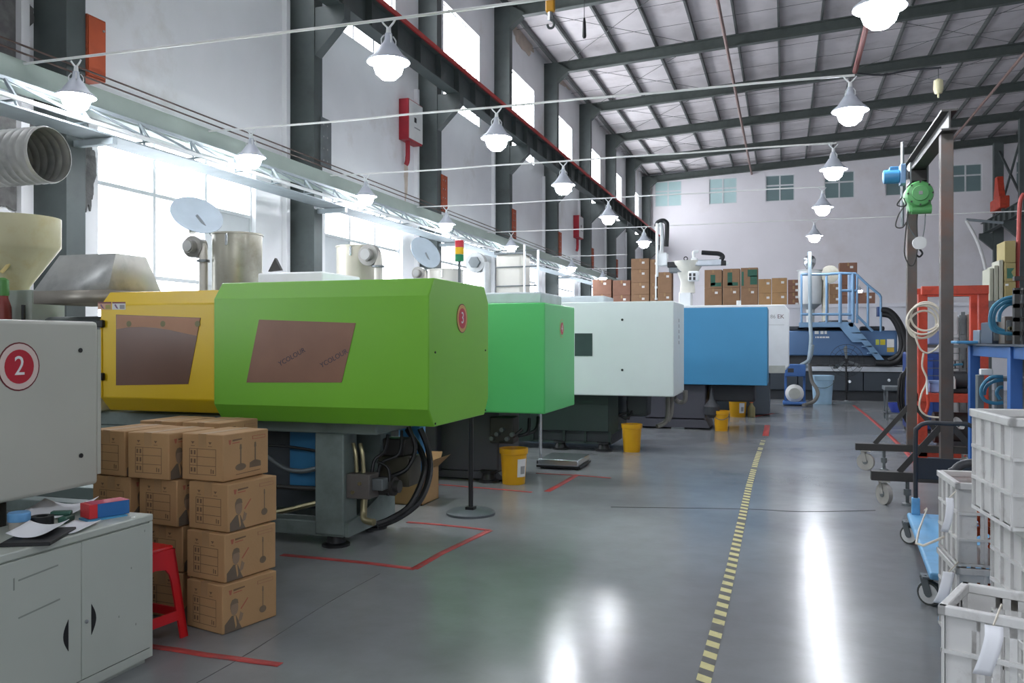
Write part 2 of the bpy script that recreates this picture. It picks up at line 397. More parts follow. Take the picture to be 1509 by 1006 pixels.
# roof: liner sheets, rafters, purlins, sag rods and bracing
def roofz(x): return rz_(x)+.42
c = MB().prism([(-9.3, Y0-.3, roofz(-9.3)), (XR+.3, Y0-.3, roofz(XR+.3)), (XR+.3, Y0-.3, roofz(XR+.3)+.08), (-9.3, Y0-.3, roofz(-9.3)+.08)], (0, Y1-Y0+.6, 0))
ceiling = struct(c.build('ceiling', M_roof))
for y in FR:
    r = MB(); a, b = XC-.4, XR
    for dz, h in ((-.19, .02), (.19, .02)):
        r.prism([(a, y-.12, rz_(a)+dz-h), (b, y-.12, rz_(b)+dz-h), (b, y-.12, rz_(b)+dz+h), (a, y-.12, rz_(a)+dz+h)], (0, .24, 0))
    r.prism([(a, y-.02, rz_(a)-.19), (b, y-.02, rz_(b)-.19), (b, y-.02, rz_(b)+.19), (a, y-.02, rz_(a)+.19)], (0, .04, 0))
    r.build('rafter', M_rafter, ceiling)
px = [-8.6]+[-7.55+1.47*i for i in range(19)]
for x in px:
    z = rz_(x)+.21
    MB().box(x-.035, x+.035, Y0, Y1, z, z+.2).build('purlin', M_purlin, ceiling)
for x, nm, rr in ((-2.0, 'tie_pipe', .06), (9.0, 'tie_pipe', .06)):
    MB().tube([(x, Y0, rz_(x)-.3), (x, Y1, rz_(x)-.3)], rr, 8, 0).build(nm, mat('pipe_brown', '#8a716b', .6), ceiling)
for k in range(3, len(FR)-1):
    y = FR[k]
    for q in (2.0, 4.0):
        MB().tube([(-8.9, y+q, rz_(-8.9)+.2), (12, y+q, rz_(12)+.2)], .008, 5, 0).build('sag_rod', M_purlin, ceiling)
    for (xa, xb) in ((-8.2, -3.2), (-3.2, -8.2), (3, 9), (9, 3)):
        MB().tube([(xa, y+.1, rz_(xa)+.1), (xb, y+5.9, rz_(xb)+.1)], .010, 5, 0).build('brace_rod', M_purlin, ceiling)

# second row of columns
for i, y in enumerate((50.2, 55.9)):
    t = T('steel_column', ('dark steel column with corbel standing against the far gable wall' if i else 'dark steel column with corbel one bay in front of the far gable wall'), 'column', (11.9, y, 0))
    zt = rz_(11.9)-.2
    MB().box(11.65, 11.68, y-.2, y+.2, 0, zt).box(12.12, 12.15, y-.2, y+.2, 0, zt).box(11.68, 12.12, y-.2, y-.18, 0, zt).build('shaft', M_steel, t)
    MB().prism([(11.65, y-.12, 7.9), (10.9, y-.12, 7.9), (10.9, y-.12, 7.6), (11.65, y-.12, 6.9)], (0, .24, 0)).build('corbel', M_steel, t)
t = T('cross_brace', 'dark crossed steel bracing between the two far columns', 'bracing', (11.9, 53, 9))
for za, zb in ((9.0, 12.6), (12.6, 9.0)): MB().bar((11.9, 50.5, za), (11.9, 55.6, zb), .1, .1).build('brace_bar', M_steel, t)

# crane runways
def runway(x, ya, yb, label):
    t = T('crane_runway_beam', label, 'crane beam', (x, ya, 7.9))
    MB().box(x-.01, x+.01, ya, yb, 7.92, 8.53).build('web', M_steel, t)
    MB().box(x-.16, x+.16, ya, yb, 7.9, 7.925).build('bottom_flange', M_steel, t)
    MB().box(x-.16, x+.16, ya, yb, 8.525, 8.55).build('top_flange', M_steel, t)
    MB().box(x-.035, x+.035, ya, yb, 8.55, 8.60).build('rail', M_steel2, t)
    MB().box(x+.165, x+.21, ya, yb, 8.50, 8.60).build('conductor_bar', M_redpaint, t)
    me = None
    y = ya+.6
    while y < yb:
        if me is None:
            o = MB().box(x-.15, x+.15, y-.012, y+.012, 7.925, 8.525).build('stiffener', M_steel, t); me = o; y00 = y
        else:
            o2 = me.copy(); C.objects.link(o2); o2.parent = t; o2.location = (0, y-y00, 0)
        y += 1.2
    return t
runway(-8.05, Y0+1, Y1-.1, 'long dark steel crane runway beam with stiffeners along the window wall')
runway(11.25, 44, Y1-.1, 'dark steel crane runway beam carried by the two far columns')

# mint fascia beam + lattice cable truss along the window wall
t = T('fascia_beam', 'long mint green steel channel running along the window wall above the truss', 'beam', (-8.35, Y0, 4.5))
MB().prism([(-8.42, Y0+1, 4.45), (-8.42, Y0+1, 4.84), (-8.38, Y0+1, 4.84), (-8.20, Y0+1, 4.47), (-8.20, Y0+1, 4.45)], (0, 55.4, 0)).build('channel', M_mint, t)
t = T('cable_truss', 'galvanised lattice truss with bright front rail along the window wall', 'truss', (-8.0, Y0, 4.2))
MB().tube([(-7.8, Y0+1, 4.19), (-7.8, 46, 4.19)], .028, 8, 0).build('front_rail', M_white, t)
MB().box(-7.99, -7.95, Y0+1, 46, 4.40, 4.44).build('top_chord', M_truss, t)
MB().box(-8.34, -8.30, Y0+1, 46, 4.17, 4.21).build('rear_chord', M_truss, t)
MB().box(-8.32, -7.86, Y0+1, 46, 4.11, 4.13).build('tray', M_truss, t)
base = None
for k in range(44):
    y = 2+1.0*k
    if base is None:
        base = [MB().bar((-7.81, y, 4.2), (-7.97, y, 4.42), .03, .03).build('strut', M_truss, t), MB().bar((-7.97, y, 4.42), (-8.3, y+.5, 4.2), .025, .025).build('diagonal', M_truss, t),
                MB().bar((-7.97, y, 4.42), (-7.81, y+1.0, 4.2), .025, .025).build('diagonal', M_truss, t), MB().bar((-7.8, y, 4.17), (-8.32, y, 4.17), .03, .02).build('cross_bar', M_truss, t)]
    else:
        for b in base:
            o = b.copy(); C.objects.link(o); o.parent = t; o.location = (0, y-2, 0)
for y in FR[1:-1]:
    MB().bar((-8.45, y, 4.06), (-7.85, y, 4.06), .08, .08).build('bracket', M_truss, t)
for i, (xz) in enumerate(((-8.40, 5.00), (-8.40, 4.91))):
    tag(MB().tube([(xz[0]+.05, 1, xz[1]), (xz[0]+.05, 44, xz[1])], .012, 6, 0).build('steam_pipe', mat('thin_brown_pipe', '#4e3a33', .6)),
        ('upper' if i == 0 else 'lower')+' of two thin brown pipes running above the mint fascia beam', 'pipe')
# low partition (roofed store) across the far part of the hall, cartons stand on it
PY, PZ = 31.0, 2.86
struct(MB().box(-8.4, 7.0, PY, PY+.15, 0, PZ-.12).box(-8.4, 7.0, PY-.1, PY+6, PZ-.12, PZ).build('wall_partition', mat('partition_white', '#dedee4', .7, 0, .05, 1)))

# ------------------------------------------------------------------ lamps and their conduits
def make_lamp():
    t = T('pendant_lamp', 'white bell-shaped factory lamp with glowing globe hung from a white conduit', 'lamp', (0,0,0), 0, 'factory lamps hung in rows')
    MB().lathe([(.035, .30), (.04, .24), (.06, .20), (.075, .19), (.10, .15), (.15, .08), (.195, .045), (.21, .03), (.212, .015), (.20, .02), (.14, .06), (.08, .12)], n=28, cap0=True, cap1=False).build('shade', mat('lamp_shade_grey', '#c3c8d2', .4, .1, .03), t)
    MB().lathe([(.001, -.155), (.07, -.145), (.125, -.095), (.15, -.02), (.145, .025), (.10, .06)], n=24, cap0=False, cap1=True).build('globe', M_globe, t)
    MB().cyl((0,0,.29), (0,0,.36), .028, .022, 12).build('socket', M_white, t)
    for s in (-1, 1): MB().tube([(0, 0, .35), (s*.05, 0, .40), (s*.07, 0, .43)], .010, 6, 2).build('hanger', M_white, t)
    for k in range(4):
        a = math.pi/4+k*math.pi/2
        MB().tube([(.045*math.cos(a), .045*math.sin(a), .28), (.075*math.cos(a), .075*math.sin(a), .24), (.07*math.cos(a), .07*math.sin(a), .19)], .007, 5, 2).build('cooling_fin', M_white, t)
    return t
ROWN = ['between the lime and the mid green machine', 'between the mid green and the white machine', 'between the white and the sky blue machine', 'over the white machine lettered EK', 'in front of the slate blue machine']
COLN = {-7.6: 'beside the cable truss', -3.72: 'over the machine row', .75: 'over the aisle'}
lamp0 = make_lamp(); first = True
ROWY = [7.6, 10.9, 14.55, 18.6, 23.6]; LX = [-7.6, -3.72, .75]
spots = [(x, y) for y in ROWY for x in LX]+[(-7.6, 31), (-7.6, 36.7), (-1.9, 50), (3.9, 50)]
spots += [(.75, .8), (.75, -3)]          # the aisle row goes on over and behind the camera
for x, y in spots:
    lab = 'glowing white lamp %s %s' % (COLN[x], ROWN[ROWY.index(y)]) if y in ROWY and x in COLN else None
    if first: o = lamp0; o.location = (x, y, 4.33); WM[o.name] = Matrix.Translation((x, y, 4.33)); first = False
    else: o = dup(lamp0, (x, y, 4.33))
    if y < 5:
        nm = 'aisle_lamp' if y > 0 else 'rear_lamp'; o.name = nm+'_offscreen'
        for ch in o.children:
            if ch.name.startswith('globe'): ch.name = nm+'_globe_offscreen'
    o['label'] = lab or ('small far glowing lamp beside the cable truss, '+('above the partition front' if y == 31 else 'the last one before the gable') if x == -7.6 else 'tiny far glowing lamp near the gable wall, '+('in line with the lettered cartons' if x < 0 else 'in line with the stair railing') if y == 50 else 'glowing white lamp over the aisle '+('before the beige machine' if y > 0 else 'next to the added gate opening'))
for k, y in enumerate(ROWY+[31, 36.7, 50, .8, -3]):
    xe = {0: 12, 1: .8, 2: .8, 3: .8, 4: 11.6, 5: -5.5, 6: -5.5}.get(k, 12)
    p = [(XW+.02, y, 4.80)]+[(-8.4+(xe+8.4)*i/8, y, 4.775+(.006 if i % 2 else -.004)) for i in range(1, 9)]
    tag(MB().tube(p, .015, 6, 2).build('lamp_conduit', M_conduit), 'thin white lamp conduit strung across the hall '+(ROWN[k] if k < 5 else 'beyond the working machines'), 'conduit', 'white lamp conduits')
t = T('hanging_red_hose', 'reddish hose slung overhead between two lamp conduits', 'hose', (.85, 7.6, 4.8))
MB().tube([(.78, 7.0, 4.86), (.80, 9, 4.83), (.80, 10.85, 4.80)], .03, 8, 4).build('hose_run', mat('red_brown_hose', '#8c4a44', .6), t)
MB().tube([(.82, 10.9, 4.79), (1.1, 10.95, 4.76), (1.4, 11.0, 4.80), (1.75, 11.0, 4.80)], .012, 6, 4).build('branch', M_handle, t)
MB().lathe([(.02, .12), (.05, .10), (.055, 0), (.04, -.05), (.012, -.06), (.012, -.10)], (1.72, 11.0, 4.55), 14).build('float_weight', M_cream, t)
MB().tube([(1.72, 11.0, 4.66), (1.72, 11.0, 4.80)], .005, 5, 0).build('weight_cord', M_handle, t)
# crane hook near the roof
p = ony(811, 22, 16.0)
t = T('crane_hook', 'yellow crane hook block hanging from the roof', 'hook', (p.x, p.y, p.z))
MB().box(p.x-.09, p.x+.09, p.y-.06, p.y+.06, p.z+.05, p.z+.38).build('block', M_hook, t, bevel=.03)
MB().cyl((p.x, p.y, p.z-.1), (p.x, p.y, p.z+.05), .05, .05, 12).build('swivel', M_chrome, t)
MB().tube([(p.x, p.y, p.z-.08), (p.x+.07, p.y, p.z-.16), (p.x+.05, p.y, p.z-.25), (p.x-.03, p.y, p.z-.25), (p.x-.06, p.y, p.z-.18)], .025, 8, 4).build('hook', M_steel, t)
MB().tube([(p.x, p.y, p.z+.3), (p.x, p.y, rz_(p.x)+.3)], .012, 6, 0).build('rope', M_black, t)
p = ony(861, 40, 18.0)
t = T('pendant_control', 'black pendant control cable hanging from the roof', 'control', (p.x, p.y, p.z))
MB().tube([(p.x, p.y, p.z), (p.x, p.y, rz_(p.x)+.3)], .008, 6, 0).build('cable', M_black, t)
MB().lathe([(.02, .2), (.035, .1), (.045, -.2), (.03, -.24)], (p.x, p.y, p.z), 10).build('grip', M_black, t)

# ------------------------------------------------------------------ things fixed on the columns
def punched_plate(y, z, m, label, h=.95, wd=.34, grp='rust orange plates on columns'):
    t = T('punched_plate', label, 'plate', (XC+.02, y, z), 0, grp)
    MB().box(XC+.001, XC+.03, y+.15-.05, y+.15+wd, z-h/2, z+h/2).build('plate', m, t)
    for i in range(2):
        for j in range(4): MB().cyl((XC+.03, y+.2+i*.14, z-h*.36+j*h*.24), (XC+.034, y+.2+i*.14, z-h*.36+j*h*.24), .018, n=8).build('hole', M_labelg, t)
for y, u, v in ((20.2, 655, 286), (26.2, 757, 330), (32.2, 825, 360), (38.2, 873, 381), (44.2, 910, 396)):
    punched_plate(y, onx(u, v, XC).z, M_rustbox, 'rust orange punched plate on the %s steel column after the grey-plated one' % {20.2: 'first', 26.2: 'second', 32.2: 'third', 38.2: 'fourth', 44.2: 'fifth'}[y])
p = onx(480, 212, XC); punched_plate(14.2, p.z, M_steel2, 'grey punched steel plate bolted to a column of the window wall', .95, .34, None)
p = onx(122, 58, XC)
t = T('junction_box', 'large orange metal box on the rusty column above the duct', 'box', (XC, p.y, p.z))
MB().box(XC-.3, XC+.02, 8.605, 8.92, p.z-.45, p.z+.35).build('box_body', M_rustbox, t, bevel=.01)
MB().box(XC+.02, XC+.035, 8.62, 8.9, p.z-.42, p.z+.32).build('cover', mat('orange_cover', '#b5502b', .6, 0, .1), t)
MB().cyl((XC+.035, 8.86, p.z+.2), (XC+.05, 8.86, p.z+.2), .015, n=8).build('screw', M_labelg, t)
for (y, u, v, first_) in ((19.3, 611, 180, True), (37.3, 847, 330, False)):
    z = onx(u, v, XW+.25).z
    t = T('fire_hose_box', 'red and white fire box on the wall '+('beneath the first visible red stain' if first_ else 'deep in the hall near the far columns'), 'fire box', (XW+.13, y, z))
    MB().box(XW+.003, XW+.26, y-.42, y+.42, z-.5, z+.5).build('case', M_firered, t, bevel=.01)
    MB().box(XW+.26, XW+.275, y-.38, y+.4, z-.46, z+.47).build('front_panel', M_labelw, t)
    MB().box(XW+.275, XW+.28, y-.1, y+.02, z-.02, z+.1).build('latch', M_black, t)
    MB().box(XW+.275, XW+.278, y-.1, y+.25, z-.16, z-.13).build('print_line', M_labelg, t)
    MB().tube([(XW+.14, y-.2, z-.48), (XW+.14, y-.2, z-.95), (XW+.09, y-.2, z-1.08)], .06, 8, 3).build('stand_pipe', M_firered, t)
# corrugated duct out of the wall
p = ony(72, 228, 6.78)
t = T('flexible_duct', 'silver corrugated round duct with open end sticking out of the wall', 'duct', (-8.5, 6.78, p.z-.28))
prof = []; L0 = 1.85
for i in range(57): prof.append((.275+(0, .012, 0)[i % 3], i*L0/56))
MB().lathe(prof, (XW+.005, 6.78, p.z), 36, (1,0,0), False, False).build('duct_wall', M_galv, t, thick=.006)
MB().tube([(-8.0, 6.78+.3*math.cos(a), p.z+.3*math.sin(a)) for a in [i*math.pi/8 for i in range(16)]], .015, 6, 2, closed=True).build('strap', M_steel2, t)
MB().tube([(-8.0, 6.78, p.z+.3), (-8.0, 6.78, 4.104)], .01, 6, 0).build('hanger_rod', M_steel2, t)
# crane end carriage and hoses on the far runway
t = T('crane_carriage', 'orange crane end carriage on the far runway beam', 'crane', (11.25, 52.6, 8.6))
MB().box(11.0, 11.5, 51.4, 53.6, 8.75, 9.4).build('carriage', M_rack, t, bevel=.05)
for y in (51.8, 53.2): MB().cyl((11.2, y, 8.76), (11.3, y, 8.76), .16, n=16).build('wheel', M_steel, t)
MB().prism([(11.1, 51.9, 9.4), (11.1, 53.2, 9.4), (11.1, 52.9, 10.6), (11.1, 52.4, 10.6)], (.3, 0, 0)).build('motor_mast', M_rack, t)
YB = 49.9
p0, p1, p2, p3 = ony(1424, 325, YB), ony(1440, 355, YB), ony(1451, 390, YB), ony(1455, 428, YB)
tag(MB().tube([p0, p1, p2, p3, Vector((p3.x+.05, YB, 2.0)), Vector((p3.x, YB, .1))], .085, 8, 5).build('white_hose', M_conduit), 'white curved hose hanging from a boom on the far column', 'hose')
q1 = Vector((10.88, YB+.1, 7.75))
tag(MB().tube([p0+Vector((0, 0, .06)), q1], .07, 8, 0).build('boom', M_truss), 'pale horizontal boom fixed to the far steel column', 'boom')

# ================================================================== INJECTION MOULDING MACHINES (axes across the hall)
def guard(name, m, t, x0, x1, y0, y1, z0, z1, ch=.10, cz=.12, bevel=.008):
    pts = [(x0, y0+ch, z0), (x0, y0, z0+cz), (x0, y0, z1-cz), (x0, y0+ch, z1), (x0, y1-ch, z1), (x0, y1, z1-cz), (x0, y1, z0+cz), (x0, y1-ch, z0)]
    return MB().prism(pts, (x1-x0, 0, 0)).build(name, m, t, bevel=bevel, ang=25)
def plate_y(name, m, t, uvs, y, d=.004):
    return MB().prism([ony(u, v, y) for u, v in uvs], (0, -d, 0)).build(name, m, t)
def bolt(t, p, ax, r=.012, m=None): return MB().cyl(p, Vector(p)+Vector(ax)*.006, r, n=8).build('bolt', m or M_black, t)
def foot(t, x, y, r=.11):
    return MB().lathe([(r, 0), (r, .02), (r*.7, .03), (r*.55, .10), (r*.8, .105), (r*.8, .13)], (x, y, 0), 14).build('levelling_foot', M_black, t)

# ---- machine 2 (beige end guard)
t = T('injection_moulding_machine', 'beige injection moulding machine with red round sticker number 2', 'machine', (-4.5, 2.9, 0))
X2 = -3.43
g2 = MB().box(-6.6, X2, 2.25, 3.58, .85, 1.70).build('end_guard', M_beige, t, bevel=.02, seg=3)
MB().box(X2-.9, X2-.005, 3.575, 3.60, .90, 1.66).build('side_door', M_beige, t)
sticker('2', onx(28, 540, X2+.001), (0, 1, 0), .115, g2, (M_num_dark, M_num_pink, M_num_red))
for (u, v) in ((118, 516), (119, 671)): bolt(g2, onx(u, v, X2), (1, 0, 0))
MB().box(-7.8, -3.9, 2.35, 3.45, .12, .84).build('bed', M_bed3, t, bevel=.02)
for x in (-7.4, -4.2):
    for y in (2.5, 3.3): foot(t, x, y)

# ---- machine 3 (yellow + lime)
t3 = t = T('injection_moulding_machine', 'injection moulding machine with yellow and lime green guards and sticker number 3', 'machine', (-4.2, 6.1, 0))
X3, Y3 = -2.38, 5.50
gl = guard('clamp_guard', M_lime, t, -4.17, X3, Y3, 6.76, .985, 2.05, .10, .13)
gl['label'] = 'lime green clamp guard'
gy = guard('mould_guard', M_yellow, t, -5.30, -4.172, Y3+.05, 6.74, 1.03, 2.00, .10, .11); gy['label'] = 'yellow mould guard'
wl = plate_y('window_panel', M_film, gl, [(382, 470.7), (524.5, 475.8), (503.6, 563.4), (363.5, 563.4)], Y3, .004)
wy = plate_y('window_panel', M_film2, gy, [(171.4, 463.3), (296, 468), (277.6, 565.7), (171.4, 567.5)], Y3+.05, .004)
pts = [(172, 464), (295.3, 468.6), (289.8, 494.5), (270, 490.5), (250, 486), (230, 483), (210, 481.5), (190, 482), (172, 485)]
plate_y('peeled_film', M_film3, gy, pts, Y3+.046, .002)
for u, v in ((190, 477), (240, 477), (291, 477)):
    MB().prism(circ(ony(u, v, Y3+.044), (1, 0, 0), (0, 0, 1), .024, 16), (0, -.001, 0)).build('film_logo', mat('film_logo_green', '#7f7a55', .6), gy)
for (u, v) in ((430, 526), (492, 528)):
    p = ony(u, v, Y3-.0045); a = math.radians(27)
    text('YCOLOUR', .052, p, (math.cos(a), 0, math.sin(a)), (-math.sin(a), 0, math.cos(a)), mat('film_lettering', '#3f3a45', .6), gl, 'film_lettering', .0006)
for uv in ((376, 616.5), (529, 622)): bolt(gl, ony(uv[0], uv[1]-3, Y3+.09), (0, -1, 0), .014)
for (u, v) in ((641, 519), (715, 516), (641, 624), (715, 604)): bolt(gl, onx(u, v, X3), (1, 0, 0), .008)
sticker('3', onx(681, 469, X3+.001), (0, 1, 0), .113, gl, (M_num_dark, M_num_tan, M_num_red))
# warning labels, hinges
for (u0, u1) in ((144.5, 164), (165.5, 185)):
    a = plate_y('warning_label', M_labelw if u0 > 160 else mat('label_peach', '#d2a58a', .6), gy, [(u0, 445), (u1, 445), (u1, 456), (u0, 456)], Y3+.05, .002)
    plate_y('label_header', M_num_dark, a, [(u0, 444.6), (u1, 444.6), (u1, 447), (u0, 447)], Y3+.0475, .001)
    plate_y('pictogram', mat('pict_violet', '#7e5d78', .6), a, [(u0+3, 449), (u0+5, 448), (u0+9, 455), (u0+6, 454)], Y3+.0475, .001)
    plate_y('label_text', M_labelg if u0 > 160 else mat('pict_olive', '#a8a05a', .6), a, [(u0+11, 449), (u0+18, 449), (u0+18, 455), (u0+11, 455)], Y3+.0475, .001)
for v in (477, 554.5):
    p = ony(151, v, Y3+.05); MB().box(p.x-.03, p.x+.03, p.y-.035, p.y, p.z-.03, p.z+.03).build('hinge', M_black, gy, bevel=.008)
MB().tube([ony(149, 470, Y3+.045), ony(150, 585, Y3+.045)], .008, 6, 0).build('door_edge', M_yellow, gy)
# bed and base
MB().box(-8.2, -2.94, 5.80, 6.55, .885, 1.0).build('bed', M_bed, t, bevel=.012)
MB().box(-3.47, -3.22, 5.80, 6.02, .10, .885).build('leg', M_bed, t, bevel=.012)
MB().box(-3.47, -3.22, 6.42, 6.64, .10, .885).build('leg', M_bed, t, bevel=.012)
MB().box(-5.6, -5.35, 5.80, 6.64, .10, .885).build('leg', M_bed, t, bevel=.012)
MB().box(-8.0, -3.23, 5.815, 5.98, .085, .20).build('skid_beam', M_bed, t, bevel=.01)
MB().box(-8.0, -3.23, 6.46, 6.63, .085, .20).build('skid_beam', M_bed, t, bevel=.01)
MB().prism([(-3.22, 5.82, .09), (-3.22, 6.64, .09), (-3.22, 6.64, .42), (-3.22, 6.40, .34), (-3.22, 6.02, .22), (-3.22, 5.82, .20)], (.03, 0, 0)).build('end_plate', M_bed, t)
MB().box(-3.20, -2.95, 6.70, 6.78, .40, .98).build('blue_shield', mat('shield_blue', '#4c90c4', .35), t, bevel=.06)
MB().box(-3.16, -2.88, 6.25, 6.5, .42, .66).build('oil_block', mat('oil_block_olive', '#4a473a', .5), t, bevel=.01)
MB().box(-3.14, -2.94, 6.30, 6.48, .66, .80).build('valve_block', M_gantry2, t, bevel=.01)
MB().box(-5.2, -3.5, 6.15, 6.40, .22, .86).build('underbed_dark_fill', mat('underbed_fill_grey', '#474d53', .5), t)  # plain box added to stand for the dark under the bed
MB().box(-3.85, -3.62, 6.05, 6.12, .40, .86).build('blue_valve', mat('valve_blue', '#3d7fae', .35), t)
foot(t, -3.34, 5.9); foot(t, -3.34, 6.55); foot(t, -5.48, 5.9); foot(t, -7.6, 5.9); foot(t, -7.6, 6.55)
MB().box(-3.22, -3.02, 5.84, 6.0, .385, .575).build('manifold', mat('manifold_taupe', '#6f6a66', .5, .2), t, bevel=.008)
for (dx, dz) in ((.06, .05), (.12, .12)): MB().cyl((-3.22+dx, 5.84, .385+dz), (-3.22+dx, 5.825, .385+dz), .014, n=10).build('plug', M_brass, t)
MB().box(-3.02, -2.93, 5.88, 5.98, .45, .54).build('solenoid', M_steel2, t, bevel=.006)
for k, x in enumerate((-3.17, -3.11)):
    MB().tube([(x-.03, 5.92, .80), (x, 5.90, .72), (x+.01, 5.90, .58)], .016, 8, 4).build('brass_pipe', M_brass, t)
MB().tube([(-3.10, 5.91, .385), (-3.10, 5.90, .28), (-3.07, 5.86, .225), (-2.98, 5.84, .215)], .027, 10, 5).build('elbow_pipe', M_brass, t)
for r, pp in ((.024, [(600, 632, 6.5), (622, 668, 6.45), (624, 700, 6.35), (604, 744, 6.1), (576, 764, 5.95), (556, 772, 5.88)]),
              (.026, [(619, 631, 6.5), (631, 662, 6.5), (633, 700, 6.4), (618, 738, 6.2), (588, 762, 6.02), (556, 775, 5.9)]),
              (.018, [(602, 628, 6.3), (612, 660, 6.3), (600, 690, 6.25), (575, 702, 6.2)]),
              (.014, [(572, 640, 6.1), (566, 665, 6.05), (552, 678, 6.0), (548, 700, 5.98)]),
              (.013, [(592, 634, 6.2), (588, 668, 6.15), (562, 682, 6.1), (556, 710, 6.05)]),
              (.012, [(556, 680, 6.0), (572, 690, 6.0), (574, 715, 6.0), (572, 730, 6.0)])):
    MB().tube([ony(u, v, y) for u, v, y in pp], r, 8, 5).build('hydraulic_hose', M_black, t)
c = ony(562, 715, 6.05); MB().cyl((c.x-.06, c.y, c.z), (c.x+.12, c.y, c.z), .075, n=18).cyl((c.x+.12, c.y, c.z), (c.x+.16, c.y, c.z), .05, n=14).build('pump', M_gantry2, t)
for r, pp, m in ((.02, [(395, 672, 6.0), (420, 690, 6.0), (445, 694, 6.0), (466, 690, 6.0)], M_steel2), (.02, [(395, 716, 6.0), (430, 718, 6.0), (470, 720, 6.0)], M_gantry2),
                 (.022, [(395, 757, 6.05), (420, 752, 6.05), (445, 746, 6.05), (470, 740, 6.05)], M_brass), (.012, [(396, 656, 6.0), (425, 658, 6.0), (466, 664, 6.0)], M_black)):
    MB().tube([ony(*q) for q in pp], r, 8, 4).build('pipe', m, t)
# injection unit behind the yellow guard
MB().box(-7.9, -5.5, 5.70, 6.45, 1.0, 1.549).build('injection_unit', mat('unit_cream', '#c3c4ba', .5), t, bevel=.02)
MB().cyl((-6.4, 6.12, 1.70), (-5.3, 6.12, 1.70), .12, n=20).build('barrel', M_steel2, t)
MB().box(-7.0, -6.45, 5.95, 6.32, 1.55, 2.06).build('feed_throat', mat('throat_sage', '#9aa297', .5), t, bevel=.01)
MB().cyl((-7.06, 6.0, 1.78), (-6.9, 5.9, 1.78), .06, n=12).build('feed_motor', M_black, t)
for x in (-6.45, -5.45):
    MB().tube([(x, 5.86, 1.55), (x, 5.86, 1.92)], .018, 6, 0).build('hood_post', M_black, t)
MB().tube([(-6.44, 5.95, 1.62), (-6.40, 5.86, 1.72), (-6.35, 5.84, 1.74), (-6.1, 5.86, 1.62), (-5.9, 5.9, 1.60)], .014, 6, 5).build('heater_cable', M_black, t)
# cream hopper on machine 3
hx, hy = -6.80, 6.12
t = T('plastic_hopper', 'cream plastic hopper with sight glass on the feed throat', 'hopper', (hx, hy, 2.06))
MB().lathe([(.09, 2.06), (.10, 2.10), (.335, 2.44), (.36, 2.475), (.36, 2.745), (.35, 2.745), (.345, 2.48), (.08, 2.10)], (hx, hy, 0), 40, cap0=False, cap1=False).build('hopper_shell', M_cream, t)
MB().lathe([(.33, 2.62), (.001, 2.66)], (hx, hy, 0), 24, cap0=False).build('pellets', mat('pellets_white', '#d8d4c0', .8), t)
p = Vector((hx+.10, hy-.21, 2.27)); MB().obox(p, (.035, .02, .15), Matrix.Rotation(.35, 3, 'Y')@Matrix.Rotation(-.55, 3, 'X')).build('sight_glass', mat('sight_yellow', '#d6c184', .3), t, bevel=.008)
t = T('exhaust_hood', 'galvanised sheet exhaust hood between hopper and yellow guard', 'hood', (-5.8, 6.05, 1.92))
h0 = [(-6.20, 5.74), (-5.40, 5.74), (-5.40, 6.38), (-6.20, 6.38)]; h1 = [(-6.08, 5.90), (-5.47, 5.90), (-5.47, 6.26), (-6.08, 6.26)]
m = MB(); m.add([(x, y, 2.03) for x, y in h0]+[(x, y, 2.35) for x, y in h1], [(0,1,5,4), (1,2,6,5), (2,3,7,6), (3,0,4,7), (4,5,6,7)]); m.build('canopy', M_galv, t, thick=.006)
m = MB(); m.add([(x, y, 1.92) for x, y in h0]+[(x, y, 2.03) for x, y in h0], [(0,1,5,4), (1,2,6,5), (2,3,7,6), (3,0,4,7)]); m.build('skirt', mat('skirt_sheet_shaded', '#a39d92', .45, .6, .1), t, thick=.006)  # skirt in a darker copy of the galvanised sheet, shade put into the colour
p = ony(3, 430, 5.8)
t = T('spray_bottle', 'red and green plastic bottle beside the hopper', 'bottle', (p.x, p.y, 1.55))
MB().lathe([(.06, 1.55), (.075, 1.58), (.08, 1.75), (.075, 1.9), (.05, 1.98), (.05, 2.0)], (p.x, p.y, 0), 18).build('bottle_body', mat('bottle_red', '#8e3a34', .35), t)
MB().lathe([(.055, 2.0), (.058, 2.02), (.055, 2.14), (.03, 2.16)], (p.x, p.y, 0), 18).build('bottle_cap', mat('bottle_green', '#58934e', .35), t)

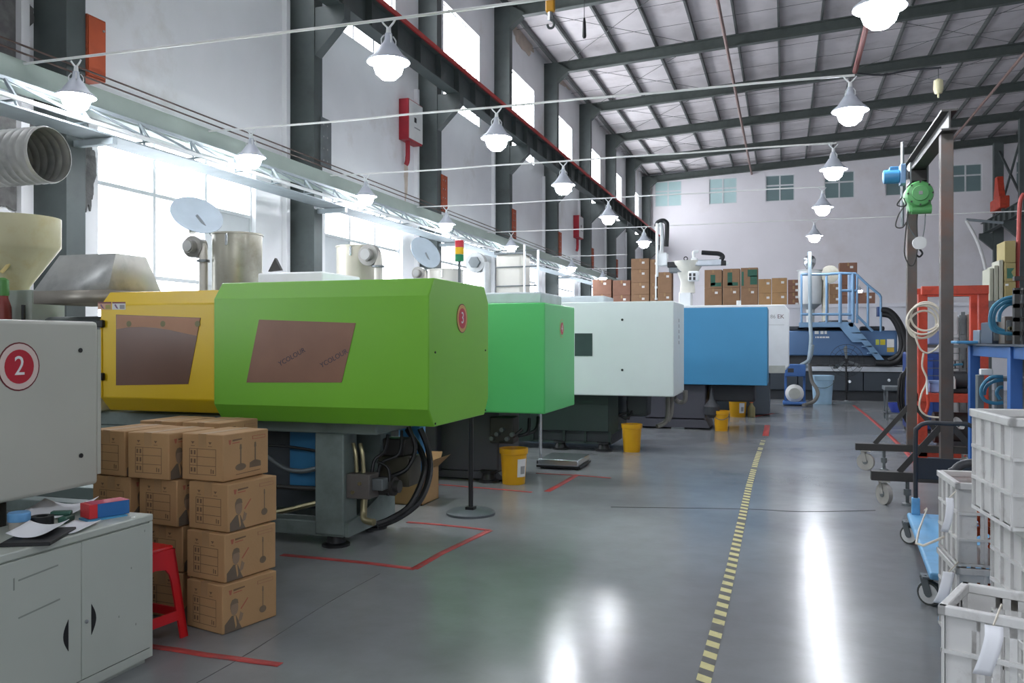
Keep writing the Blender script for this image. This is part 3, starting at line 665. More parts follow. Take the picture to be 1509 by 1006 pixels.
# ---- hopper dryers
def dryer(label, x, y, zb, zc, zt, r, m=M_stain, lid=None, lidr=.33, blow=None, n=36):
    zb += .003
    t = T('hopper_dryer', label, 'hopper dryer', (x, y, zb))
    MB().box(x-.16, x+.16, y-.16, y+.16, zb, zb+.10).build('base_block', M_steel2, t, bevel=.01)
    MB().lathe([(.10, zb+.10), (r*.95, zc), (r, zc+.03), (r, zt-.02), (r*1.045, zt-.02), (r*1.045, zt), (r*.96, zt), (r*.96, zt-.25)], (x, y, 0), n, cap0=True, cap1=True).build('drum', m, t)
    MB().box(x+r*.15, x+r*.15+.035, y-r*1.04, y-r*.97, zt-.18, zt-.03).build('latch', M_chrome, t, bevel=.005)
    if lid:
        c = Vector(lid[0]); nn = Vector(lid[1]).normalized()
        l = MB().lathe([(.001, -.06), (lidr*.55, -.045), (lidr*.95, -.012), (lidr, 0), (lidr, .012), (lidr*.96, .012), (lidr*.5, -.02), (.001, -.035)], c, 36, nn, False, False).build('lid', mat('lid_shiny', '#c9d8e2', .25, .35, .05), t)
        MB().tube([c-nn*.05, c-nn*.13, c-nn*.17+Vector((-.02, 0, -.05)), c-nn*.16+Vector((-.02, 0, -.12))], .045, 10, 4).build('lid_elbow', M_stain, l)
        e = Vector((x+(c.x-x)*.62, y, zt)); MB().bar(e+Vector((0, 0, -.02)), c+Vector((.10*0, 0, 0)), .03, .03).build('hinge_arm', M_steel2, l)
    if blow:
        bx_, by_, bz_, s = blow
        MB().cyl((bx_, by_-.07, bz_), (bx_, by_+.07, bz_), .15*s, n=24).cyl((bx_, by_-.16, bz_), (bx_, by_-.07, bz_), .09*s, n=16).build('blower', mat('blower_grey', '#8d8b86', .45, .3), t)
        MB().cyl((bx_, by_-.175, bz_), (bx_, by_-.16, bz_), .075*s, n=16).build('blower_vent', M_labelg, t)
        MB().tube([(bx_+.10*s, by_, bz_+.02), (bx_+.13*s, by_, bz_-.12), (bx_+.13*s, by_, zb+.3), (bx_+.13*s, by_, zb)], .06*s, 12, 4).build('air_pipe', mat('pipe_offwhite', '#b9b5ac', .45, .2), t)
        MB().cyl((bx_+.13*s, by_, bz_-.2), (bx_+.13*s, by_, bz_-.17), .09*s, n=16).build('flange', M_steel2, t)
    return t
c4 = ony(290, 317, 9.40); b4 = ony(288, 364, 9.3)

# ---- machine 4 (mid green)
t4 = t = T('injection_moulding_machine', 'mid green injection moulding machine with sticker number 4 behind the lime guard', 'machine', (-4.5, 9.4, 0))
X4 = -2.44
g4 = MB().box(-5.2, X4, 8.75, 10.1, .815, 2.01).build('clamp_guard', M_green, t, bevel=.015)
sticker('4', onx(828, 484, X4+.001), (0, 1, 0), .105, g4, (M_num_tan, M_green, M_num_red))
MB().box(-4.4, -2.55, 9.0, 9.9, 2.01, 2.14).build('top_cover', mat('cover_pale_grey', '#b9c2c6', .45), t, bevel=.02)
MB().box(-3.83, -3.10, 9.15, 9.95, .10, .815).build('leg', M_bed2, t, bevel=.02)
MB().prism([(-3.83, 9.15, .1), (-3.10, 9.15, .1), (-3.02, 9.15, 0.02), (-3.83, 9.15, 0.02)], (0, .8, 0)).build('leg_foot', M_bed2, t)
MB().box(-8.0, -3.8, 9.0, 9.95, .08, .86).build('bed', M_bed2, t, bevel=.02)
MB().box(-8.0, -5.2, 9.05, 9.9, .86, 1.6).build('injection_unit', mat('unit_cream', '#c3c4ba'), t, bevel=.02)
MB().box(-6.15, -5.25, 8.95, 9.9, 2.28, 2.43).build('mould_lid', M_white, t, bevel=.02)
MB().box(-6.05, -5.35, 9.05, 9.8, 1.6, 2.28).build('safety_cover', M_pale, t)
MB().prism([ony(u, v, 9.3) for u, v in ((395, 400), (405, 380), (414, 398))], (0, .05, 0)).build('warning_triangle', M_gantry2, t)
foot(t, -3.2, 9.1, .12); foot(t, -3.7, 9.9, .12); foot(t, -7.5, 9.1); foot(t, -7.5, 9.8)
mm = ony(742, 648, 9.1)
MB().box(mm.x-.16, mm.x+.12, 9.08, 9.3, .44, .74).build('valve_block', M_gantry2, t, bevel=.015)
for i in range(5): MB().cyl((mm.x-.12+.06*i, 9.08, .50+.05*(i % 3)), (mm.x-.12+.06*i, 9.02, .50+.05*(i % 3)), .025, n=10).build('fitting', M_steel2, t)
for pp in ([(735, 618, 9.2), (728, 634, 9.15), (735, 650, 9.1), (752, 646, 9.1), (770, 632, 9.15)], [(780, 616, 9.4), (778, 636, 9.35), (765, 642, 9.3), (750, 642, 9.25)], [(793, 614, 9.5), (790, 632, 9.4), (775, 640, 9.35), (757, 642, 9.3)]):
    MB().tube([ony(*q) for q in pp], .02, 8, 5).build('hydraulic_hose', M_black, t)
p = ony(677, 385, 9.5)
s = MB().tube([(p.x, 9.5, 2.14), (p.x, 9.5, p.z)], .018, 8, 0).build('signal_post', M_steel2, t)
for i, (nm, col) in enumerate((('signal_green', '#1c7f56'), ('signal_yellow', '#e8b41c'), ('signal_red', '#c8313f'))):
    MB().cyl((p.x, 9.5, p.z+.085*i), (p.x, 9.5, p.z+.085*i+.08), .055, n=18).build('signal_lens', mat(nm, col, .3), s)
dryer('stainless hopper dryer with open mirror lid behind the yellow guard', -6.8, 9.45, 1.6, 2.1, 2.99, .315, lid=(c4, (.64, -.43, .64)), lidr=.34, blow=(b4.x, b4.y, b4.z, .95))

# ---- machine 5 (white)
t5 = t = T('injection_moulding_machine', 'white injection moulding machine with small dark window and dark green base', 'machine', (-4, 12.6, 0))
g5 = MB().box(-5.4, -1.46, 11.9, 13.15, .82, 2.156).build('clamp_guard', M_pale, t, bevel=.015)
plate_y('dark_window', mat('window_charcoal', '#3d4549', .25), g5, [(847, 491), (873, 491), (873, 524.5), (847, 524.5)], 11.9)
for u, v in ((917, 471), (917, 545)): bolt(g5, ony(u, v, 11.9), (0, -1, 0), .018)
for i in range(5): MB().box(-1.46, -1.457, 12.45, 12.52, 1.55+.08*i, 1.60+.08*i).build('side_lettering', M_labelg, g5)
MB().box(-3.6, -2.5, 12.2, 12.9, 2.156, 2.26).build('top_cover', mat('cover_pale_grey', '#b9c2c6'), t, bevel=.02)
MB().prism([(-3.6, 12.1, .28), (-2.42, 12.1, .28), (-2.42, 12.1, .82), (-3.6, 12.1, .82)], (0, .9, 0)).build('bed', M_bed3, t, bevel=.01)
MB().box(-7.9, -3.6, 12.15, 13.0, .1, .82).build('rear_bed', M_bed3, t)
MB().box(-3.6, -2.38, 12.16, 12.96, .10, .28).build('plinth', M_dark, t)
for x in (-3.58, -3.1, -2.78, -2.42): MB().box(x, x+.03, 12.1, 12.98, .10, .28).build('rib', M_bed3, t)
MB().box(-3.6, -2.38, 12.1, 12.14, .10, .13).build('bottom_rail', M_bed3, t)
for x in (-3.15, -2.5): foot(t, x, 12.16, .13)
MB().prism([(-2.42, 12.1, .2), (-2.30, 12.2, .3), (-2.30, 12.2, .82), (-2.42, 12.1, .82)], (0, .7, 0)).build('side_wing', M_bed3, t)
MB().box(-2.2, -1.9, 12.35, 12.75, .5, .82).build('cylinder_head', M_dark, t, bevel=.02)
for pp in ([(905, 596, 12.4), (915, 612, 12.3), (925, 615, 12.3), (935, 600, 12.4)], [(925, 590, 12.4), (926, 610, 12.35), (926, 618, 12.35)], [(905, 620, 12.3), (915, 610, 12.3), (945, 606, 12.5)]):
    MB().tube([ony(*q) for q in pp], .02, 8, 5).build('hydraulic_hose', M_black, t)
MB().box(-7.9, -5.4, 12.2, 13.0, .82, 1.6).build('injection_unit', mat('unit_cream', '#c3c4ba'), t, bevel=.02)
for pp in ([(984, 583, 12.6), (984, 610, 12.6), (980, 622, 12.6), (968, 628, 12.5)], [(990, 583, 12.7), (989, 608, 12.7), (984, 620, 12.7)], [(1010, 575, 12.9), (1009, 590, 12.9), (1000, 592, 12.9), (994, 586, 12.8)]):
    MB().tube([ony(*q) for q in pp], .035, 8, 5).build('grey_hose', mat('hose_grey', '#74726c', .6), t)
b5 = ony(545, 376, 12.3)
dryer('cream hopper dryer with side blower above the lime guard', -6.75, 12.6, 1.6, 2.2, 3.16, .33, mat('dryer_cream', '#bdb8a8', .4, .3, .06, 3), blow=(b5.x, b5.y, b5.z, 1.15))

# ---- machine 6 (blue)
t6 = t = T('injection_moulding_machine', 'injection moulding machine with plain sky blue guard', 'machine', (-3, 16, 0))
g6 = MB().box(-4.6, -.28, 15.4, 16.75, .82, 2.19).build('clamp_guard', M_blue, t, bevel=.01)
MB().box(-2.45, -1.35, 15.6, 16.6, .16, .82).build('leg', M_bed2, t, bevel=.02)
MB().prism([(-3.4, 15.6, .03), (-1.28, 15.6, .03), (-1.35, 15.6, .20), (-3.4, 15.6, .20)], (0, 1.0, 0)).build('skid', M_bed2, t)
MB().box(-7.6, -2.45, 15.65, 16.5, .03, .82).build('bed', M_bed4, t)
for x in (-1.95, -3.2): MB().box(x, x+.22, 15.5, 15.7, 0, .03).build('floor_pad', M_steel2, t)
MB().box(-1.3, -.5, 15.8, 16.5, .5, .82).build('ejector_housing', M_dark, t, bevel=.03)
q = ony(1049, 597, 15.5); MB().lathe([(.06, -.22), (.13, -.16), (.14, -.02), (.05, .1), (.02, .3)], q, 14).build('cable_bag', M_dark, t)
MB().box(-7.6, -4.6, 15.7, 16.5, .82, 1.6).build('injection_unit', mat('unit_cream', '#c3c4ba'), t, bevel=.02)
c6 = ony(627, 372, 16.0); b6 = ony(618, 403, 15.8)
dryer('off-white hopper dryer with tilted open lid near the signal tower', -6.6, 16.1, 1.6, 2.2, 3.05, .36, mat('dryer_white', '#c9c7be', .4, .2, .05, 3), lid=(c6, (.8, -.42, .45)), lidr=.36, blow=(b6.x, b6.y, b6.z, .9))

# ---- machine 7 (white, lettering)
t7 = t = T('injection_moulding_machine', 'white injection moulding machine lettered EK behind the sky blue one', 'machine', (-3, 19.2, 0))
pts = [(-5.2, 18.6, .98), (.02, 18.6, .98), (.10, 18.6, 1.08), (.10, 18.6, 2.24), (.0, 18.6, 2.36), (-5.2, 18.6, 2.36)]
g7 = MB().prism(pts, (0, 1.4, 0)).build('clamp_guard', M_white, t, bevel=.02)
plate_y('lower_panel', mat('panel_sand', '#b3b5ab', .5), g7, [(1132, 538.5), (1157, 538.5), (1157, 549.5), (1132, 549.5)], 18.6)
text('86', .11, ony(1139, 466.5, 18.597), (1, 0, 0), (0, 0, 1), M_labelg, g7, 'lettering', .001)
text('EK', .12, ony(1150.5, 466.5, 18.597), (1, 0, 0), (0, 0, 1), mat('lettering_maroon', '#5c2b28', .5), g7, 'lettering', .001)
MB().box(-.45, .0, 18.595, 18.6, 1.93, 1.935).build('trim_line', M_labelg, g7)
MB().box(-7.4, -.3, 18.8, 19.8, .05, .98).build('bed', M_bed4, t)
MB().box(-7.6, -5.2, 18.8, 19.7, .98, 1.7).build('injection_unit', mat('unit_cream', '#c3c4ba'), t, bevel=.02)
MB().box(-.62, -.3, 18.9, 19.4, .6, .95).build('motor', M_dark, t, bevel=.03)
MB().cyl((-.95, 19.2, 2.36), (-.95, 19.2, 2.48), .05, n=12).build('vent_cap', M_white, t)
t = T('hopper_dryer', 'square white hopper dryer with side ladder frame', 'hopper dryer', (-6.1, 19.3, 1.7))
p0, p1 = ony(730, 374, 19.0), ony(770, 420, 19.0)
MB().box(p0.x, p1.x, 19.0, 19.7, 2.5, p0.z).build('drum', mat('dryer_white', '#c9c7be'), t, bevel=.08, seg=3)
MB().lathe([(.08, 1.704), (.3, 2.5)], ((p0.x+p1.x)/2, 19.35, 0), 20).build('cone', mat('dryer_white', '#c9c7be'), t)
MB().box(p0.x-.02, p1.x+.02, 18.98, 19.72, p0.z-.02, p0.z+.03).build('lid', M_steel2, t)
for u in (773, 793): MB().tube([ony(u, 360 if u < 780 else 368, 18.9), Vector((ony(u, 360, 18.9).x, 18.9, 1.704))], .03, 6, 0).build('ladder_post', M_white, t)
for v in (368, 392, 420): MB().tube([ony(731, v+2, 18.9), ony(793, v, 18.9)], .018, 6, 0).build('ladder_rung', M_steel2, t)
b7 = ony(702, 387, 18.9)
MB().cyl((b7.x, 18.8, b7.z), (b7.x, 19.0, b7.z), .24, n=24).build('blower', mat('blower_pale', '#a9acac', .4, .3), t)
MB().cyl((b7.x, 18.72, b7.z), (b7.x, 18.8, b7.z), .14, n=6).build('blower_hub', M_steel2, t)
MB().tube([(b7.x+.24, 18.9, b7.z), (b7.x+.26, 18.9, b7.z-.35), (b7.x+.26, 18.9, 1.704)], .10, 10, 3).build('air_pipe', mat('blower_pale', '#a9acac'), t)

# ---- take-out robot standing on machine 7
t = T('take_out_robot', 'white take-out robot with black cable chains standing on the white machine', 'robot', (-2.0, 19.3, 2.36))
def RP(u, v, y=19.0): return ony(u, v, y)
a, b = RP(1001, 448), RP(1017, 431)
MB().box(a.x, b.x+.02, 18.9, 19.4, 2.363, b.z).build('pedestal', M_white, t, bevel=.02)
MB().lathe([(.17, 0), (.15, .25), (.22, .45), (.34, .62), (.36, .70)], (RP(1012, 431).x, 19.15, RP(1012, 431).z), 20).build('pillar', mat('robot_ivory', '#d5d2c6', .4), t)
q = RP(1008, 396); MB().box(RP(986, 396).x, RP(1020, 396).x, 18.95, 19.3, q.z-.07, q.z+.04).build('base_plate', M_steel2, t, bevel=.01)
q = RP(996, 390); MB().box(RP(984, 390).x, RP(1005, 390).x, 18.92, 19.2, RP(996, 394).z, RP(996, 386).z).build('traverse_beam', M_black, t, bevel=.01)
MB().box(RP(970, 380).x, RP(984, 380).x, 18.88, 19.15, RP(977, 392).z, RP(977, 373).z).build('carriage', M_white, t, bevel=.02)
MB().box(RP(967.5, 330).x, RP(971, 330).x, 18.85, 18.95, RP(970, 408).z, RP(970, 330).z).build('vertical_arm', M_white, t, bevel=.01)
MB().box(RP(966.7, 410).x, RP(968.5, 410).x, 18.86, 18.9, RP(968, 440).z, RP(968, 405).z).build('gripper_rod', M_white, t)
MB().tube([RP(967, 334), RP(969, 328), RP(976, 325), RP(981, 327), RP(983, 333), RP(982, 363)], .05, 8, 5).build('cable_chain', M_black, t)
MB().tube([RP(967, 335), RP(971, 330), RP(974, 330), RP(976, 345), RP(975, 372)], .04, 8, 5).build('cable_cover', M_white, t)
MB().box(RP(1024, 388).x, RP(1063, 388).x, 18.9, 19.1, RP(1040, 391.5).z, RP(1040, 383).z).build('horizontal_arm', mat('robot_silver', '#b9bfc6', .35, .4), t, bevel=.015)
MB().box(RP(1062, 388).x, RP(1070, 388).x, 18.92, 19.08, RP(1066, 391).z, RP(1066, 384).z).build('arm_end', M_black, t, bevel=.01)
MB().prism([RP(1070, 384, 18.95), RP(1074, 387, 18.95), RP(1070, 391, 18.95)], (0, .1, 0)).build('arm_tip', M_white, t)
MB().box(RP(1019, 383).x, RP(1028, 383).x, 18.88, 19.15, RP(1023, 391).z, RP(1023, 380).z).build('slide_block', M_white, t, bevel=.02)
MB().tube([RP(1023, 380), RP(1022, 372), RP(1027, 370.5), RP(1029, 371)], .035, 8, 4).build('cable_elbow', M_white, t)
MB().tube([RP(1034, 372), RP(1050, 373), RP(1060, 374), RP(1065, 378), RP(1062, 383)], .05, 8, 5).build('cable_chain', M_black, t)
MB().tube(circ(RP(1010.5, 381), (1, 0, 0), (0, 0, 1), .04, 12), .012, 6, 0, closed=True).build('lifting_eye', M_black, t)
MB().box(RP(1015, 400).x, RP(1031, 400).x, 18.8, 18.95, RP(1020, 415).z, RP(1020, 400).z).build('control_box', M_white, t, bevel=.03)
for u in (1018.5, 1024.5):
    for v in (405.5, 411): MB().box(RP(u, v).x-.025, RP(u, v).x+.025, 18.794, 18.8, RP(u, v).z-.035, RP(u, v).z+.03).build('button', M_gantry2, t)

# ---- machine 8: large slate blue machine with stair and platform
Y8 = 24.3
t8 = t = T('injection_moulding_machine', 'large slate blue machine with stair, platform and railing', 'machine', (0, 25, 0))
def Q(u, v, y=Y8): return ony(u, v, y)
xl, xr = -4.5, Q(1323, 500).x
MB().box(xl, xr, Y8+.1, Y8+1.8, Q(1240, 524).z, Q(1240, 487).z).build('machine_body', M_bluegrey, t, bevel=.03)
MB().box(xl, Q(1335, 540).x, Y8+.25, Y8+1.8, .95, Q(1240, 523).z).build('slide_zone', M_dark, t)
MB().box(xl, Q(1338, 540).x, Y8, Y8+2.0, Q(1240, 547).z, Q(1240, 540).z).build('sill', mat('sill_bright', '#b9bfc4', .3, .4), t)
xs = [xl, -2.6, -.9, .35, 1.62, 2.0, Q(1338, 560).x]
for i in range(len(xs)-1): MB().box(xs[i]+.01, xs[i+1]-.01, Y8+.02, Y8+2.0, .27, Q(1240, 548).z).build('base_panel', M_bed4, t, bevel=.008)
MB().box(xl, Q(1336, 590).x, Y8+.12, Y8+2.0, 0, .27).build('plinth', M_dark, t)
for u, v in ((1252, 562), (1310, 560)): MB().cyl(Q(u, v, Y8+.02), Q(u, v, Y8-.01), .04, n=10).build('knob', M_chrome, t)
# label plates and lettering
for (u0, u1, v0, v1, m) in ((1290.5, 1295.5, 500, 508, mat('label_lime', '#b9c04a', .5)), (1297, 1304.5, 500, 508, mat('label_yellow', '#cfc02a', .5)), (1307, 1317.5, 499.5, 511.5, M_labelw), (1307, 1317.5, 512, 518.5, mat('label_yellow2', '#c8a83e', .5))):
    plate_y('label_plate', m, t, [(u0, v0), (u1, v0), (u1, v1), (u0, v1)], Y8+.1)
for (u0, u1) in ((1200.5, 1206.5), (1209, 1213.5), (1215, 1218.5)):
    plate_y('faded_character', M_labelw, t, [(u0, 487.6), (u1, 487.6), (u1, 492), (u0, 492)], Y8+.1, .006)
for (u0, u1) in ((1201.5, 1203), (1204, 1207), (1208, 1211.5), (1212.2, 1216), (1216.8, 1222)):
    plate_y('faded_letter', M_labelw, t, [(u0, 495.6), (u1, 495.6), (u1, 498), (u0, 498)], Y8+.1, .006)
# platform, stair, railing
yp = Y8-.1
MB().box(Q(1178, 478, yp).x, Q(1258, 478, yp).x, yp, yp+.9, Q(1220, 482, yp).z, Q(1220, 474.5, yp).z).build('platform', M_blue3, t, bevel=.01)
for yy in (yp, yp+.8):
    MB().prism([Q(1243, 480, yy), Q(1256, 474, yy), Q(1303, 530, yy), Q(1292, 530, yy), Q(1270, 504, yy), Q(1256, 504, yy), Q(1237, 481, yy)], (0, .05, 0)).build('stair_string', M_blue3, t)
for k in range(4):
    p = Q(1262+8*k, 490+10*k, yp); MB().box(p.x-.12, p.x+.12, yp, yp+.8, p.z-.02, p.z+.01).build('stair_tread', M_blue3, t)
def rail(pts, r=.035): MB().tube([Q(u, v, yp) for u, v in pts], r, 8, 0).build('rail', M_blue3, t)
for u, v0, v1 in ((1181, 404, 475), (1218, 406, 475), (1238, 403, 475), (1257, 403, 475), (1263, 406, 476), (1279, 421, 480), (1298, 437, 488)):
    MB().tube([Q(u, v0, yp), Q(u, v1, yp)], .045 if u in (1257, 1238) else .03, 8, 0).build('rail_post', M_blue3, t)
rail([(1181, 404), (1218, 404), (1238, 402.5), (1262, 403)]); rail([(1262, 404), (1280, 421), (1296, 434), (1298, 438)]); rail([(1181, 463), (1256, 463)]); rail([(1238, 428), (1262, 428)]); rail([(1262, 464), (1286, 488)])
MB().box(Q(1251, 430, yp).x, Q(1257, 430, yp).x, yp+.1, yp+.5, Q(1250, 470, yp).z, Q(1250, 403, yp).z).build('gate_panel', mat('gate_blue', '#8aa6c4', .4), t)
for i, (u, v) in enumerate(((1170, 485), (1190, 485), (1222, 478), (1232, 476), (1285, 485))):
    p = Q(u, v, Y8+.6); MB().box(p.x-.3, p.x+.3, Y8+.4, Y8+.9, Q(u, 487).z, p.z+.08).build('top_fitting', M_dark, t, bevel=.04)
for r, pp in ((.09, [(1298, 457), (1310, 459), (1321, 470), (1331, 490), (1334, 510), (1326, 528), (1312, 535), (1290, 535)]), (.07, [(1298, 463), (1312, 466), (1322, 480), (1328, 500), (1326, 520), (1310, 531)])):
    MB().tube([Q(u, v, Y8-.05) for u, v in pp], r, 10, 5).build('cable_loop', M_black, t)
MB().box(Q(1293, 455).x, Q(1299, 455).x, Y8-.1, Y8+.3, Q(1295, 466).z, Q(1295, 452).z).build('terminal_box', mat('terminal_blue', '#2d4a80', .5), t)
# hopper above machine 8
t = T('hopper_dryer', 'grey hopper dryer with vacuum loader on the slate blue machine', 'hopper dryer', (Q(1194, 450, 25.6).x, 25.6, 1.89))
c = Q(1194, 440, 25.6)
MB().lathe([(.10, 1.89), (.12, Q(1194, 456, 25.6).z), (.30, Q(1194, 448, 25.6).z), (.33, Q(1194, 436, 25.6).z), (.33, Q(1194, 399.5, 25.6).z), (.36, Q(1194, 399, 25.6).z), (.36, Q(1194, 398, 25.6).z)], (c.x, 25.6, 0), 12).build('drum', mat('dryer_grey', '#b3b5b3', .4, .2, .05), t)
p = Q(1193, 388, 25.6); MB().lathe([(.05, -.22), (.16, -.02), (.17, .12), (.12, .2), (.03, .24)], p, 16).build('loader', M_chrome, t)
MB().tube([Q(1193, 371, 24.0), Q(1193.5, 420, 24.0), Q(1194, 470, 24.0), Q(1195, 500, 23.8), Q(1192, 530, 23.4), Q(1188, 540, 22.9)], .05, 8, 5).build('suction_pipe', mat('pipe_bluegrey', '#8f9fa8', .4, .2), t)
for u in (1223,):
    MB().cyl(Q(u, 404, 25.5), Q(u, 404, 25.7), .25, n=20).build('blower', M_stain, t)
    MB().tube([Q(1217, 406, 25.6), Q(1216, 430, 25.6), Vector((Q(1216, 430, 25.6).x, 25.6, 1.89))], .09, 8, 3).build('blower_duct', M_stain, t)

# ================================================================== STEEL CABINET AND WHAT LIES ON IT
ZC = .738
t = T('steel_cabinet', 'low grey-green two-door steel cabinet in front of machine 2', 'cabinet', (-3.22, 3.03, 0))
MB().box(-3.45, -3.012, 2.58, 3.48, .03, ZC-.02).build('body', M_cab, t, bevel=.004)
MB().box(-3.46, -3.0, 2.57, 3.485, ZC-.035, ZC).build('top', M_cab, t, bevel=.006)
MB().box(-3.44, -3.03, 2.6, 3.46, 0, .03).build('plinth', M_cab, t)
MB().box(-3.012, -3.002, 3.462, 3.482, .03, ZC-.036).box(-3.012, -3.002, 2.58, 2.6, .03, ZC-.036).box(-3.012, -3.002, 2.6, 3.462, .03, .075).build('front_frame', M_cab, t)
for i, (a, b) in enumerate(((2.603, 3.028), (3.032, 3.459))):
    d = MB().box(-3.012, -2.998, a, b, .08, ZC-.040).build('door', M_cab, t, bevel=.002)
    yh = 2.955 if i == 0 else 3.085; s = -1 if i == 0 else 1
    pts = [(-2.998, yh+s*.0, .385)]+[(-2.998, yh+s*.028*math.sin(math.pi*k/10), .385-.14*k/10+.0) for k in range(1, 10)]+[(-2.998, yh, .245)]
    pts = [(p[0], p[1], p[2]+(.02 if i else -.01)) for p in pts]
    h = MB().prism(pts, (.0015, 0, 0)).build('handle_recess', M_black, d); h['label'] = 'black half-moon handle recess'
    if i == 1: MB().cyl((-2.998, 3.055, .335), (-2.992, 3.055, .335), .009, n=12).build('lock', M_chrome, d)
    else:
        for (y0, z0, y1, z1) in ((2.70, .615, 2.90, .628), (2.70, .46, 2.91, .478)):
            MB().bar((-2.9975, y0, z0), (-2.9975, y1, z1), .001, .007, up=(0, 0, 1)).build('tape_residue', mat('residue_grey', '#8e948c', .7), d)
        MB().box(-2.998, -2.9972, 2.675, 2.682, .58, .63).build('scuff', mat('residue_grey', '#8e948c'), d)
for (y, z) in ((3.42, .66), (3.33, .50), (3.25, .29), (3.36, .22)): MB().box(-2.998, -2.9975, y, y+.006, z, z+.010).build('scratch', mat('residue_grey', '#8e948c'), t)

p = onz(161, 763, ZC)
t = T('small_box', 'small blue box with red end on the steel cabinet', 'box', (p.x, p.y, ZC), math.radians(68))
M = WM[t.name]; V = lambda *q: M@Vector(q)
def lb(mb, x0, x1, y0, y1, z0, z1):
    n = len(mb.v); mb.box(x0, x1, y0, y1, z0, z1)
    for i in range(n, len(mb.v)): mb.v[i] = M@mb.v[i]
    return mb
lb(MB(), -.055, .10, 0, .10, .008, .075).build('carton', mat('box_blue', '#2f6eae', .4), t, bevel=.002)
lb(MB(), -.095, -.055, 0, .10, .008, .075).build('red_end', mat('box_red', '#d9343a', .4), t, bevel=.002)
lb(MB(), -.075, .10, .0, .10, .0755, .0765).build('pink_print', mat('box_pink', '#c02c56', .5), t)
lb(MB(), -.11, .08, -.02, .08, 0, .007).build('blue_booklet', mat('booklet_blue', '#4e9cc8', .5), t)
def sheet(label, u, v, w, l, rz, curl, z=ZC+.004, m=M_paper):
    p = onz(u, v, ZC); R = Matrix.Rotation(rz, 3, 'Z')
    def fn(a, b):
        q = R@Vector(((a-.5)*w, (b-.5)*l, 0)); zz = z+curl*(a-.5)**2*4+curl*.5*max(0, b-.6)
        return (p.x+q.x, p.y+q.y, zz)
    o = MB().grid(fn, 10, 10).build('paper_sheet', m, None, thick=.002)
    return tag(o, label, 'paper')
sheet('large white paper sheet lying at the back of the cabinet beside the blue box', 90, 755, .26, .34, .5, .035)
sheet('small white paper slip in the middle of the cabinet top', 112, 779, .12, .24, .35, .010)
sheet('creased white paper lying on the black clipboard', 57, 790, .17, .24, .45, .022, ZC+.022)
p = onz(58, 793, ZC)
tag(MB().obox((p.x, p.y, ZC+.008), (.20, .30, .016), rz=.45).build('clipboard', M_black, None, bevel=.003), 'black clipboard under the creased paper', 'clipboard')
for k, (lab, u, v, r, h, m) in enumerate((('jar with light blue lid on the cabinet', 28, 780, .045, .05, mat('lid_blue', '#6fa8da', .4)), ('black tape roll on the cabinet', 62, 774, .05, .045, M_black))):
    p = onz(u, v, ZC); t = T('jar' if k == 0 else 'tape_roll', lab, 'jar' if k == 0 else 'tape roll', (p.x, p.y, ZC))
    if k == 0:
        MB().lathe([(.04, 0), (.043, .01), (.043, .04)], (p.x, p.y, ZC), 20).build('glass', mat('jar_glass', '#a9a49c', .2), t)
        MB().lathe([(.046, .04), (.048, .045), (.048, .075), (.044, .08)], (p.x, p.y, ZC), 20).build('lid', m, t)
    else: MB().lathe([(.025, 0), (.05, 0), (.05, h), (.025, h), (.025, 0)], (p.x, p.y, ZC), 24, cap0=False, cap1=False).build('roll', m, t)
p = onz(98, 770, ZC)
t = T('hand_stapler', 'dark green hand tool lying behind the tape roll', 'tool', (p.x, p.y, ZC))
MB().obox((p.x, p.y, ZC+.02), (.04, .09, .03), rz=.3).build('grip', mat('tool_green', '#2f5b4d', .5), t, bevel=.008)
MB().obox((p.x-.03, p.y, ZC+.045), (.09, .04, .02), rz=.5).build('jaw', mat('tool_green', '#2f5b4d'), t, bevel=.006)
p = onz(46, 777, ZC)
tag(MB().prism(circ((p.x+.03, p.y+.03, ZC), (1, 0, 0), (0, 1, 0), .032, 20, .022), (0, 0, .004)).build('label_tag', M_labelw), 'small oval white tag between jar and tape roll', 'tag')

# ================================================================== RED STOOL
def stool(x, y, h, label, rz=0):
    t = T('plastic_stool', label, 'stool', (x, y, 0), rz); M = WM[t.name]
    def tr(mb):
        for i in range(len(mb.v)): mb.v[i] = M@mb.v[i]
        return mb
    a, b = .135, .185
    tr(MB().box(-a, a, -a, a, h-.03, h)).build('seat', M_red, t, bevel=.025, seg=3)
    tr(MB().cyl((0, 0, h-.001), (0, 0, h+.001), .02, n=12)).build('seat_hole', M_num_dark, t)
    for k in range(4):
        R = Matrix.Rotation(k*math.pi/2, 3, 'Z'); n = 9; pts_o = []
        # side panel with an arch: outline on a sloping plane
        def Pp(q, z): w = a+(b-a)*(h-z)/h; return R@Vector((q*w, -w, z))
        arch = [(-.62, 0), (-.62, .30)]+[(-.62*math.cos(math.pi*i/n), .30+.10*math.sin(math.pi*i/n)) for i in range(1, n)]+[(.62, .30), (.62, 0)]
        outl = [(-1, h-.02), (-1, 0)]+arch+[(1, 0), (1, h-.02)]
        m = MB(); 
        # left leg strip, right leg strip, header
        def strip(poly): m.prism([Pp(q, z) for q, z in poly], R@Vector((0, .012, 0)))
        strip([(-1, h-.02), (-1, 0), (-.74, 0), (-.66, h*.62), (-.66, h-.02)]); strip([(1, h-.02), (.66, h-.02), (.66, h*.62), (.74, 0), (1, 0)])
        strip([(-.66, h-.02), (-.66, h*.62), (-.6, h*.70), (-.45, h*.76), (0, h*.78), (.45, h*.76), (.6, h*.70), (.66, h*.62), (.66, h-.02)])
        strip([(-.72, .15), (-.72, .10), (.72, .10), (.72, .15)])
        tr(m).build('leg_panel', M_red, t)
    return t
stool(-3.29, 3.69, .50, 'red plastic stool between the cabinet and the cartons', math.radians(-8))

